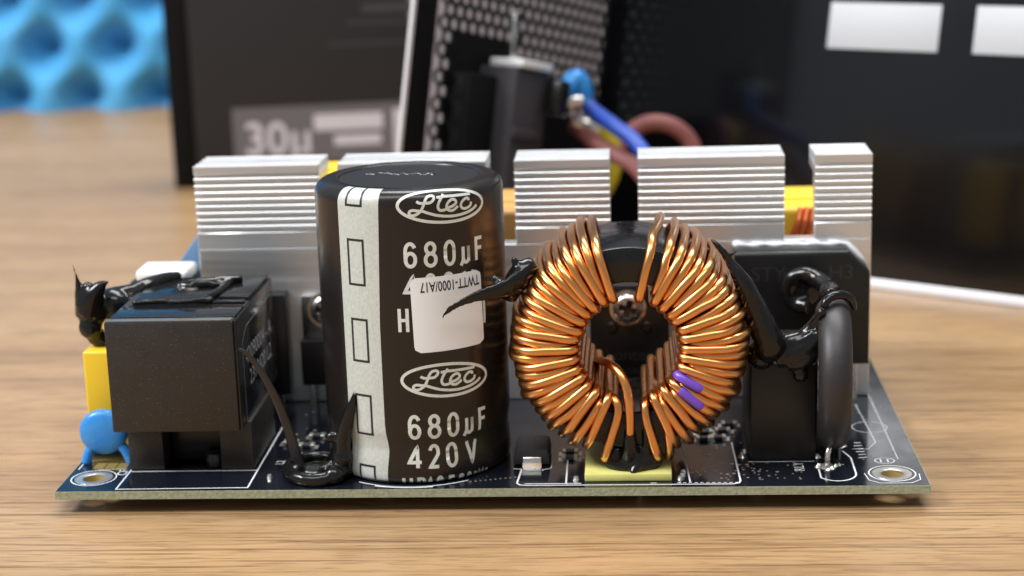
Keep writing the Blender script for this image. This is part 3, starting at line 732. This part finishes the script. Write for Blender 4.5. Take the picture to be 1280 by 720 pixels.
for v_ in bm.verts:
    if v_.co.z < -8: v_.co.y *= 1.0; v_.co.z *= 1.03
    v_.co = rot @ v_.co + Vector((144.3, 17.5, 16.1))
dsk = put('disc', bm, 'ntc', nt, auto=60)
def ntmap(u, v): return tuple(rot @ Vector((-TN * 1.0 - 0.06, u, v)) + Vector((144.3, 17.5, 16.1)))
bm = text_bm('2.5D-20', 3.0, lambda u, v: ntmap(-11.2 - v * 0.0 + v, 5.5 - u), 0)
put('lettering', bm, 'sidemark', dsk, smooth=False)
for pts in ([(143.4, 11.5, 4.0), (142.75, 10.4, 2.4), (142.7, 10.3, 0.0)], [(145.6, 22.8, 4.5), (146.1, 22.5, 2.4), (146.1, 22.4, 0.0)]):
    put('leg', tube(catmull(pts, 5), 0.55, 10), 'tin', nt, auto=180)

# ------------------------------------------------------------------ film and disc capacitors at the corner
fc = empty('film_capacitor', (5, 32, 0), 'yellow box film capacitor behind the blue disc', 'capacitor')
put('case', box(0.35, 9.4, 22.0, 47.0, 0.7, 20.6, 0.5, 3), 'yellow', fc)
put('base', box(0.8, 9.0, 22.4, 46.6, 0.02, 0.8, 0), 'epoxy', fc)
dc = empty('disc_capacitor', (5, 15, 0), 'glossy blue disc capacitor at the board corner', 'capacitor')
bm = bmesh.new()
t2 = bmesh.new(); bmesh.ops.create_icosphere(t2, subdivisions=3, radius=1)
for v_ in t2.verts:
    e_ = 1.0
    v_.co = Vector((5.2 + v_.co.x * 4.7, 16.0 + (abs(v_.co.y) ** 0.6) * math.copysign(1, v_.co.y) * 1.7, 6.3 + v_.co.z * 4.5))
merge(bm, t2)
tube(catmull([(3.0, 16, 4.0), (1.9, 15.8, 2.0), (1.3, 15.5, 0.1)], 5), [0.95] * 11, 12, bm)
tube(catmull([(7.8, 16, 4.0), (9.2, 15.9, 2.4), (10.2, 15.8, 0.1)], 5), [1.0] * 11, 12, bm)
put('body', bm, 'blue', dc, auto=180)
for x in (1.3, 10.2): put('leg', tube([(x, 15.6, 0.4), (x, 15.6, -BT)], 0.35, 8), 'tin', dc)

# ------------------------------------------------------------------ surface mounted parts
d = empty('surface_mount_diode', (87.8, 16, 0), 'black surface mount diode with a silver end tab', 'diode')
put('body', prism([(84.4, 0.35), (91.2, 0.35), (91.2, 1.5), (90.8, 3.2), (84.8, 3.2), (84.4, 1.5)], 'y', 11.8, 20.5, 0.12), 'chip', d)
bm = prism([(11.9, 0.9), (11.2, 0.9), (10.4, 0.25), (8.6, 0.18), (8.6, 0.05), (11.2, 0.05), (11.5, 0.5), (11.9, 0.6)], 'x', 86.2, 89.7)
merge(bm, box(86.2, 89.7, 11.35, 11.75, 0.3, 1.9, 0.1, 1)); put('tab', bm, 'tin', d)
put('solder_pad', box(86.1, 89.8, 6.9, 8.5, 0.0, 0.06, 0), 'hasl', d, smooth=False)
put('lettering', text_bm('Y1 M3', 1.5, lambda u, v: (86.0 + u, 14.6 + v, 3.23), 0), 'mark', d, smooth=False)
SPOTS = [(94.9, 15.6), (94.9, 18.6), (120.6, 26.0), (123.4, 26.5), (121.0, 30.0), (124.5, 31.0), (126.0, 35.0), (120.2, 34.5), (39.5, 26), (44.0, 30), (43.0, 24)]
WHERE = ['tiny chip resistor in front between the diode and the yellow pad', 'tiny chip resistor behind another between the diode and the yellow pad'] + ['tiny chip resistor on the dark board between coil and relay'] * 6 + ['tiny chip resistor on the dark board between choke and tall capacitor'] * 3
proto = None
WHERE[2:8] = ['chip resistor on the board nearest the small outlined box by the coil', 'second chip resistor along the front row between coil and relay', 'chip resistor in the middle row between coil and relay, nearer the coil', 'chip resistor in the middle row between coil and relay, nearer the relay', 'rear chip resistor between coil and relay, nearer the relay', 'rear chip resistor between coil and relay, nearer the coil']
WHERE[8:] = ['chip resistor between choke and tall capacitor, nearest the choke', 'chip resistor between choke and tall capacitor, farthest back', 'chip resistor between choke and tall capacitor, nearest the glue puddle']
for i, (x, y) in enumerate(SPOTS):
    grp = 'chip resistors by the diode' if i < 2 else ('chip resistors between coil and relay' if i < 8 else 'chip resistors by the choke')
    if proto is None:
        cr_ = empty('chip_resistor', (x, y, 0), WHERE[i], 'resistor', grp)
        proto = [put('body', box(x - 0.8, x + 0.8, y - 0.85, y + 0.85, 0.1, 0.75, 0.08, 1), 'chip', cr_)]
        for s in (-1, 1): proto.append(put('end_cap', box(x + s * 1.15 - 0.38, x + s * 1.15 + 0.38, y - 0.9, y + 0.9, 0.04, 0.8, 0.08, 1), 'hasl', cr_))
        for s in (-1, 1): proto.append(put('solder_pad', box(x + s * 1.7 - 0.5, x + s * 1.7 + 0.5, y - 1.1, y + 1.1, 0.0, 0.05, 0), 'hasl', cr_))
        ribs = cr_
    else:
        cr_ = empty('chip_resistor', (x, y, 0), WHERE[i], 'resistor', grp)
        for q in proto:
            c = q.copy(); COL.objects.link(c); c.parent = cr_

# ------------------------------------------------------------------ black silicone between the parts
glue('silicone_glue', [[(42.3, 7.8, 1.3, 1.3), (44.5, 3.5, 1.2, 1.35), (48.5, 2.0, 1.1, 1.4), (52.0, 3.6, 1.3, 1.3), (53.8, 8.2, 1.6, 1.4), (51.5, 13.5, 1.2, 1.2), (46.5, 15.5, 1.0, 1.1), (42.8, 12.5, 1.1, 1.2), (42.3, 7.8, 1.3, 1.3)],
                       [(46, 7, 0.6, 1.0), (50, 9, 0.7, 1.0)], [(49, 5, 2.0, 0.9), (51, 6, 3.0, 0.8), (54, 7, 3.6, 0.9)],
                       [(53.0, 5.8, 2, 1.7), (53.3, 5.2, 6.0, 1.5), (53.8, 5.2, 9.3, 1.5), (54.8, 4.9, 12.6, 1.2), (55.7, 4.6, 15.2, 0.7), (56.2, 4.5, 17.4, 0.15)],
                       [(53.2, 5.4, 7.4, 1.2), (51.6, 5.2, 8.6, 1.0), (50.6, 5.2, 7.8, 0.9)]],
     [(47.5, 8.5, 0.6, 4.4, 1.25, 1.0, 0.3), (53.2, 5.4, 4.4, 2.0), (51.8, 3.4, 1.6, 1.9), (44.0, 6.0, 1.3, 1.7)], 'black glue puddle with a spike between choke and tall capacitor', 0.3)
gs = bmesh.new()
P = catmull([(34.6, 7.2, 24.9), (36.2, 7.4, 23.8), (38.3, 7.8, 20.6), (40.6, 8.6, 15.1), (42.2, 9.6, 9.4), (43.4, 9.8, 4.3), (44.0, 9.8, 1.2)], 8)
nP = len(P); tube(P, [0.25 + 0.95 * (k / nP) ** 0.8 for k in range(nP)], 12, gs, True, 0.35, (0, 1, 0))
tag(put('glue_strand', gs, 'dryglue', None, True, 180, (40, 9, 12)), 'thin dark glue strand arching from the choke down to the puddle', 'glue')
glue('silicone_glue', [[(89.5, 10, 39.5, 1.6), (87.2, 9, 38.0, 2.2), (85.6, 8.5, 35.5, 2.0), (84.8, 8.4, 33.0, 1.2)], dict(flat=0.38, dir=(0, 1, 0.2), p=[(87.0, 7.5, 36.8, 2.4), (83.6, 4.9, 35.9, 1.6), (80.0, 2.9, 35.5, 1.25), (77.0, 1.7, 34.6, 0.8), (75.0, 1.35, 33.6, 0.7), (73.9, 1.3, 32.6, 0.5), (73.4, 1.25, 31.8, 0.35)]), [(87.0, 9, 38.5, 1.2), (86.0, 8.6, 40.6, 0.6), (85.8, 8.6, 41.4, 0.15)], [(84.9, 7, 35.5, 1.4), (82.8, 6, 37.4, 0.9), (82.2, 6, 38.6, 0.2)]],
     [(86.6, 8.6, 37.0, 2.3), (84.6, 8.0, 35.2, 1.8)], 'black glue tongue reaching from the coil across the white label', 0.3)
glue('silicone_glue', [[(121.4, 10, 43.6, 0.2), (122.6, 9.5, 42.4, 0.6), (124.2, 10, 40.2, 0.7), (126.9, 9.5, 36.0, 1.6), (129.2, 11, 30.4, 2.4), (131.3, 11.4, 25.6, 2.7), (132.4, 11.8, 22.8, 2.7)],
                       [(124.0, 9.6, 40.4, 0.6), (125.4, 9.4, 41.0, 0.35), (126.4, 9.4, 41.6, 0.1)], [(124.0, 9.6, 40.2, 0.5), (124.2, 9.2, 42.0, 0.1)],
                       [(132.0, 12.2, 22.4, 2.6), (135.0, 13.0, 22.8, 2.2), (138.0, 13.2, 24.0, 1.5), (140.0, 13.2, 26.4, 1.0), (141.8, 12.0, 29.4, 0.9)],
                       [(133.5, 13, 20.4, 2.2), (137.0, 12.4, 21.4, 2.1), (140.0, 12.4, 23.2, 1.7), (141.4, 12.0, 25.0, 1.2), (142.0, 11, 27.0, 0.7)], [(135.5, 12.6, 19.6, 1.8), (138.6, 12.0, 20.2, 1.7), (140.8, 12.2, 21.6, 1.1)], [(134, 12, 22.4, 1.2), (137.5, 12, 23.4, 0.9), (140.2, 11.8, 25.2, 0.7)], [(137.4, 13, 21, 1.5), (137.9, 12.7, 18.6, 1.3), (138.0, 12.6, 16.6, 1.0)], [(136.0, 13.0, 20.6, 1.3), (139.6, 12.8, 19.4, 1.0)]],
     [(132.2, 12.0, 23.0, 3.0), (130.8, 14.5, 20.4, 2.8), (137.9, 12.4, 17.2, 1.5), (136.5, 13.5, 20.4, 2.4)], 'black stringy glue joining the coil to the relay and thermistor', 0.3)
glue('silicone_glue', [[(138.2, 45.0, 24.4, 1.7), (138.8, 44.6, 27.2, 1.7), (141.4, 44.0, 28.6, 1.7), (144.4, 42.0, 27.6, 1.9), (146.0, 38, 26.8, 2.0)], [(138.2, 45, 24.4, 1.6), (139.8, 44.6, 22.4, 1.6), (142.4, 43, 22.2, 1.8)], [(146.0, 38, 26.8, 2.0), (145.6, 30, 27.8, 1.9), (144.8, 23, 30.2, 1.6), (143.8, 17, 31.4, 1.1)],
                       [(142.0, 13.4, 29.4, 0.8), (142.8, 14.0, 30.9, 0.9), (144.8, 15.0, 31.6, 0.9), (147.2, 16.2, 30.6, 0.9), (148.2, 17.0, 28.0, 0.6)]],
     [(141.2, 45.2, 25.0, 3.9, 1, 0.45, 1), (145.4, 33, 27.4, 2.3), (144.4, 24, 29.6, 2.2)], 'black glue hook over the rectifier running to the thermistor top', 0.35)
glue('silicone_glue', [[(0.6, 25.4, 27.0, 2.0), (0.3, 25.4, 31.0, 1.5), (0.0, 24.8, 33.2, 0.7), (-0.2, 24.4, 35.2, 0.32), (-0.7, 24.2, 38.0, 0.12)],
                       [(1.2, 25, 27.5, 2.4), (2.6, 24.6, 30.8, 2.2), (4.2, 24.2, 32.8, 1.4), (5.4, 24.0, 33.8, 0.6), (6.4, 24.0, 34.2, 0.15)], [(0.9, 25, 29, 2.1), (1.6, 24.8, 32.0, 1.5), (2.0, 24.6, 33.8, 0.7)],
                       [(2.4, 27.5, 28.6, 2.6), (5.4, 29.5, 28.8, 2.9), (8.6, 31, 29.4, 2.6), (11.0, 33, 30.6, 2.0), (13.5, 37, 31.2, 1.5), (16, 40, 31.2, 1.0)], [(1.4, 26, 24.6, 2.0), (2.4, 26.5, 22.0, 1.8), (4.0, 27, 21.0, 1.3)]],
     [(1.8, 26, 27.8, 3.2, 0.95, 0.8, 1.15), (5.2, 28.6, 28.4, 3.3, 1.2, 1, 1), (1.4, 25.4, 24.6, 2.3), (8.2, 30, 28.2, 2.8)], 'black glue knot with thin spikes above the yellow capacitor', 0.28)
glue('silicone_glue', [[(18.0, 30, 31.3, 0.9), (21.0, 30.5, 31.8, 1.1), (24.0, 31, 31.6, 1.3), (27.0, 32, 31.9, 1.2), (30.0, 34, 31.8, 1.0)], [(12, 18.8, 31.0, 0.5), (17, 19.6, 31.1, 0.6), (21, 19.2, 31.0, 0.5), (25.5, 19.8, 31.2, 0.8), (27.5, 19.4, 31.2, 0.7)], [(25.5, 20, 31.2, 0.8), (26.6, 22.6, 31.3, 0.9), (27.4, 27, 31.4, 0.8), (28.0, 33, 31.6, 0.9)]],
     [(20.2, 30.4, 31.6, 1.6, 1, 1, 0.6), (25.6, 31.2, 31.6, 1.7, 1.1, 1, 0.6), (17.5, 28, 30.7, 4.5, 1.2, 1.1, 0.12)], 'shiny black glue smeared across the choke top', 0.3)

# ------------------------------------------------------------------ parts behind the heatsink, seen past its ends and through its slots
sc_ = empty('metal_can', (8, 60, 0), 'silver topped component peeking out behind the choke', 'component')
put('body', box(2.0, 14.6, 52.0, 64.0, 0.05, 27.2, 0.4), 'epoxy', sc_)
put('cap', box(3.4, 14.8, 51.4, 60.4, 27.0, 29.8, 1.1, 4), 'whitecan', sc_)
vr = empty('film_capacitor', (12, 78, 0), 'pale blue slanted component behind the heatsink end', 'capacitor')
put('case', prism([(4.0, 22.5), (12.8, 34.0), (20, 34.0), (22, 14), (8.0, 12)], 'y', 74, 82, 0.5), 'paleblue', vr)
for x in (11, 18): put('leg', tube([(x, 78, 14), (x, 78, 0)], 0.5, 8), 'tin', vr)
def transformer(xa, xb, ya_, yb_, zt, tape, label):
    t_ = empty('transformer', ((xa + xb) / 2, (ya_ + yb_) / 2, 0), label, 'transformer')
    zc = zt * 0.5
    put('core', box(xa, xb, ya_ + 5, yb_ - 5, 1.0, zt - 2, 0.5), 'relayplastic', t_)
    put('bobbin', box(xa + 1, xb - 1, ya_ + 1.5, yb_ - 1.5, 0.05, 4, 0.4), 'epoxy', t_)
    put('winding', box(xa + 3.5, xb - 3.5, ya_, yb_, 4, zt - 0.3, 1.2, 3), tape, t_)
    put('core_tape', box(xa - 0.2, xb + 0.2, ya_ + 9, yb_ - 9, 6, zt + 0.25, 0.4), tape, t_)
transformer(128, 155, 72, 98, 36.8, 'tape', 'yellow taped transformer behind the right slot of the heatsink')
transformer(67, 92, 70, 96, 37.8, 'tan', 'amber taped transformer behind the slot by the tall capacitor')
transformer(28, 56, 71, 93, 45.6, 'tape', 'tall yellow taped block behind the leftmost heatsink slot')
for k in range(3):
    bm = tube(catmull([(139.4 + k * 1.7, 70.2, 22), (140.6 + k * 1.6, 69.0, 29), (142.4 + k * 1.5, 68.8, 33.5), (143.4 + k * 1.4, 71.0, 36.5)], 6), 0.75, 10)
    tag(put('enamel_wire', bm, 'redcopper', None, True, 180, (142, 70, 22)), ['leftmost orange red enamelled wire in the right heatsink slot', 'middle orange red enamelled wire in the right heatsink slot', 'rightmost orange red enamelled wire in the right heatsink slot'][k], 'wire', 'red wires in the slot')

# ------------------------------------------------------------------ background: blue foam
bm = bmesh.new(); nx, nzz = 160, 130; W_, H_ = 400.0, 330.0; X0 = -380.0; rows = []
for j in range(nzz + 1):
    row = []
    for i in range(nx + 1):
        x = W_ * i / nx; z = H_ * j / nzz
        dep = 0.0
        wx, wz = X0 + x, TZ + 0.2 + z
        for off in (0, 1):
            ux = (wx + 179.5 + off * 18.2) / 36.4; uz = (wz - 26.5 - off * 24.3) / 48.6
            dx = (ux - round(ux)) * 36.4; dz = (uz - round(uz)) * 48.6
            dep += math.exp(-(dx * dx + dz * dz) / (2 * 7.6 ** 2))
        row.append(bm.verts.new((wx, 545 + 25 * dep, wz)))
    rows.append(row)
for j in range(nzz):
    for i in range(nx): bm.faces.new((rows[j][i], rows[j][i + 1], rows[j + 1][i + 1], rows[j + 1][i]))
bk = [bm.verts.new((X0 + a, 592, TZ + 0.2 + b)) for a, b in ((0, 0), (W_, 0), (W_, H_), (0, H_))]
bm.faces.new(bk[::-1])
bm.faces.new([bk[0], bk[1]] + rows[0][::-1]); bm.faces.new([bk[3], bk[2]] + rows[-1][::-1])
bm.faces.new([bk[0], bk[3]] + [r_[0] for r_ in rows][::-1]); bm.faces.new([bk[1], bk[2]] + [r_[-1] for r_ in rows][::-1])
tag(put('acoustic_foam', bm, 'foam', None, True, 60, (-180, 570, TZ)), 'bright blue egg-crate foam panel standing at the back', 'foam')

# ------------------------------------------------------------------ background: slim black carton
PH = math.radians(9)
ct = empty('carton', (-52.5, 334, TZ), 'slim black printed carton standing behind the heatsink', 'box')
ex = Vector((math.cos(PH), math.sin(PH), 0)); ey = Vector((-math.sin(PH), math.cos(PH), 0)); K = Vector((-52.5, 334, TZ))
def cpt(u, d_, z): return K + ex * u + ey * d_ + Vector((0, 0, z))
def cbox(u0, u1, d0, d1, za, zb, bev):
    bm = box(u0, u1, d0, d1, za, zb, bev)
    for v_ in bm.verts: v_.co = cpt(*v_.co)
    return bm
put('sleeve', cbox(0, 175, 0, 25, 0.05, 160, 0.8), 'carton', ct)
put('edge_strip', cbox(-8.6, -0.1, 1.0, 24, 0.05, 160, 0.5), 'perf', ct)
fr = lambda u, v: tuple(cpt(u * 0.96, -0.06, v))
fr2 = lambda u, v: tuple(cpt(u * 0.96, -0.12, v))
def quad(f_, u0, u1, v0, v1):
    bm = bmesh.new(); bm.faces.new([bm.verts.new(f_(*q)) for q in ((u0, v0), (u1, v0), (u1, v1), (u0, v1))]); return bm
put('printed_panel', quad(fr, 14.5, 81, 8.0, 29.0), 'cartonprint', ct, smooth=False)
put('printed_panel', quad(fr, 84, 172, 3.0, 140.0), 'cartonmid', ct, smooth=False)
put('lettering', text_bm('30\u00b5', 17.0, lambda u, v: fr2(18.5 + u, 11.6 + v), 0, 1.0, 'LEFT', 0.3), 'cartonpale', ct, smooth=False)
bm = quad(fr2, 45.5, 72, 19.5, 25.5); merge(bm, quad(fr2, 53, 71, 13.8, 17.5)); put('printed_line', bm, 'cartonpale', ct, smooth=False)
put('printed_line', quad(fr2, 76, 80, 10, 26.5), 'cartonpale', ct, smooth=False)
for a, b, c, d_ in ((52, 95, 50.5, 51.5), (60, 95, 58, 59.2), (66, 88, 62, 65.5), (64, 95, 70, 71)):
    put('printed_line', quad(fr2, a, b, c, d_), 'cartonfaint', ct, smooth=False)

# ------------------------------------------------------------------ background: open power supply case leaning back
CC = Vector((94.05, 214.18, TZ)); A_ = Vector((0.84, -0.54, 0)).normalized(); NH = Vector((-0.54, -0.84, 0)).normalized()
TH = math.radians(13)
BV = -NH * math.sin(TH) + Vector((0, 0, math.cos(TH))); NV = NH * math.cos(TH) + Vector((0, 0, math.sin(TH)))
def ch(a, b, n): return CC + A_ * a + BV * b + NV * n        # along the big panel, up it, out of it towards the camera
case = empty('power_supply_case', tuple(CC), 'open black steel power supply case leaning back behind the board', 'case')
def chbox(a0, a1, b0, b1, n0, n1, bev=0.3):
    bm = box(a0, a1, b0, b1, n0, n1, bev)
    for v_ in bm.verts: v_.co = ch(*v_.co)
    return bm
put('base_panel', chbox(0, 165, 0.2, 152, -1.0, 0.0, 0.2), 'casepaint', case)
put('rim', chbox(1.2, 165, 0.15, 2.7, 0.0, 0.5, 0.08), 'caseedge', case)
put('rim', chbox(-1.0, 0.2, 0.4, 152, -1.0, 92.0, 0.2), 'casepaint', case) if False else None
# perforated end plate: honeycomb of hexagon rings
bm = bmesh.new(); pit = 4.1; rin = 1.7; PERF = {}
def vert(b, n):
    k = (round(b, 2), round(n, 2))
    if k not in PERF: PERF[k] = bm.verts.new(ch(0.0, b, n))
    return PERF[k]
Rh = pit / math.sqrt(3)
nb = int(150 / (1.5 * Rh)); nn_ = int(80 / pit)
for i in range(nb):
    for j in range(nn_):
        cb = 2.5 + Rh + i * 1.5 * Rh; cn = 3.5 + (j + 0.5 * (i % 2)) * pit
        inlet_zone = (46 < cn < 76 and -2 < cb < 58) or (cn <= 46 and cb < 40)
        outer = [(cb + Rh * math.cos(math.radians(60 * k)), cn + Rh * math.sin(math.radians(60 * k))) for k in range(6)]
        ov = [vert(*q) for q in outer]
        if inlet_zone:
            try: bm.faces.new(ov)
            except ValueError: pass
            continue
        iv = [bm.verts.new(ch(0, cb + rin * math.cos(math.radians(60 * k)), cn + rin * math.sin(math.radians(60 * k)))) for k in range(6)]
        for k in range(6): bm.faces.new((ov[k], ov[(k + 1) % 6], iv[(k + 1) % 6], iv[k]))
pf = put('perforated_panel', bm, 'perf', case, smooth=False)
md = pf.modifiers.new('thickness', 'SOLIDIFY'); md.thickness = 0.8 * MM; md.offset = 0
put('flange', chbox(-0.5, 0.5, 0.4, 152, 91.9, 93.2, 0.2), 'caseedge', case)
put('plain_border', chbox(-0.4, 0.4, 0.4, 152, 83.0, 91.85, 0.1), 'perf', case)
put('flange', chbox(-0.5, 0.6, 0.4, 152, 0.0, 3.4, 0.1), 'casepaint', case)
for a, b in ((70.7, 102.7), (112.4, 144.4)):
    put('sticker', chbox(a, b, 63.9, 76.4, 0.05, 0.25, 0.05), 'paper2', case)

inl = empty('power_inlet', tuple(ch(8, 20, 45)), 'black mains inlet socket inside the perforated case end', 'socket')
put('body', chbox(0.6, 13.0, 6, 49.0, 48.0, 63.0, 0.4), 'inlet', inl)
put('body_step', chbox(0.6, 7.0, 2, 46.0, 63.0, 75.0, 0.4), 'perf', inl)
put('ridge', chbox(13.0, 14.2, 30.0, 33.0, 50.5, 63.2, 0.3), 'inlet', inl)
put('terminal', chbox(3.0, 14.0, 49.0, 51.2, 48.0, 62.0, 0.4), 'whitecan', inl)
put('terminal', chbox(7.0, 8.2, 50.5, 64.0, 56.5, 59.5, 0.3), 'tin', inl)
put('tongue', chbox(14.5, 20.0, 38.0, 47.0, 47.0, 52.0, 0.8), 'epoxy', inl)
put('terminal', tube(catmull([(87.6, 176, 46.6), (90, 177, 46.2), (94.0, 178.5, 46.0)], 5), 1.9, 12), 'tin', inl)
put('terminal', tube(catmull([(92.5, 182, 40.0), (95.6, 182, 38.6), (98.0, 183, 37.0)], 5), 1.7, 12), 'tin', inl)
def wire(name, pts, r_, m, label, grp=None):
    bm = tube(catmull(pts, 8), r_, 14); o = put(name, bm, m, None, True, 180, pts[0]); return tag(o, label, 'wire', grp)
bw = empty('insulated_wire', (92, 192, 40), 'blue wire with a light blue shrink sleeve on the inlet terminal', 'wire')
put('shrink_sleeve', tube(catmull([(88.6, 176.5, 47.4), (90.6, 178, 50.0), (92.8, 179.5, 52.0), (94.4, 180, 49.0), (95.0, 180, 44.6)], 6), [2.2, 2.4, 2.6, 2.7, 2.7, 2.8] + [2.8] * 13 + [2.7, 2.6, 2.5, 2.5, 2.4, 2.4], 14), 'blue', bw, auto=180)
put('conductor', tube(catmull([(94.9, 180, 46.0), (96.6, 178.5, 43.8), (99.5, 175, 42.0), (103.4, 170, 39.8), (108.9, 164, 36.2), (114, 155, 28), (117, 142, 8)], 8), 2.1, 14), 'bluewire', bw, auto=180)
wire('insulated_wire', [(100, 186, 22), (104, 192, 31.0), (108.5, 195, 35.4), (114.0, 195, 37.2), (120.0, 195, 35.6), (124.6, 195, 30.6), (127, 192, 20), (128, 186, 4)], 2.4, 'redwire', 'dull red wire looping above the heatsink')
wire('insulated_wire', [(92, 186, 38.0), (98, 176, 34.6), (103.5, 170, 32.0), (109.5, 166, 28.4), (116, 160, 18), (119, 150, 4)], 2.2, 'redwire', 'dull red wire crossing the slot left of the coil top')
wire('insulated_wire', [(98.5, 186, 38), (100.8, 186, 34), (101.6, 186, 29.0), (101.2, 185, 24.0), (97.5, 184, 17), (94, 182, 4)], 2.9, 'yellowgreen', 'yellow wire dropping below the mains inlet')
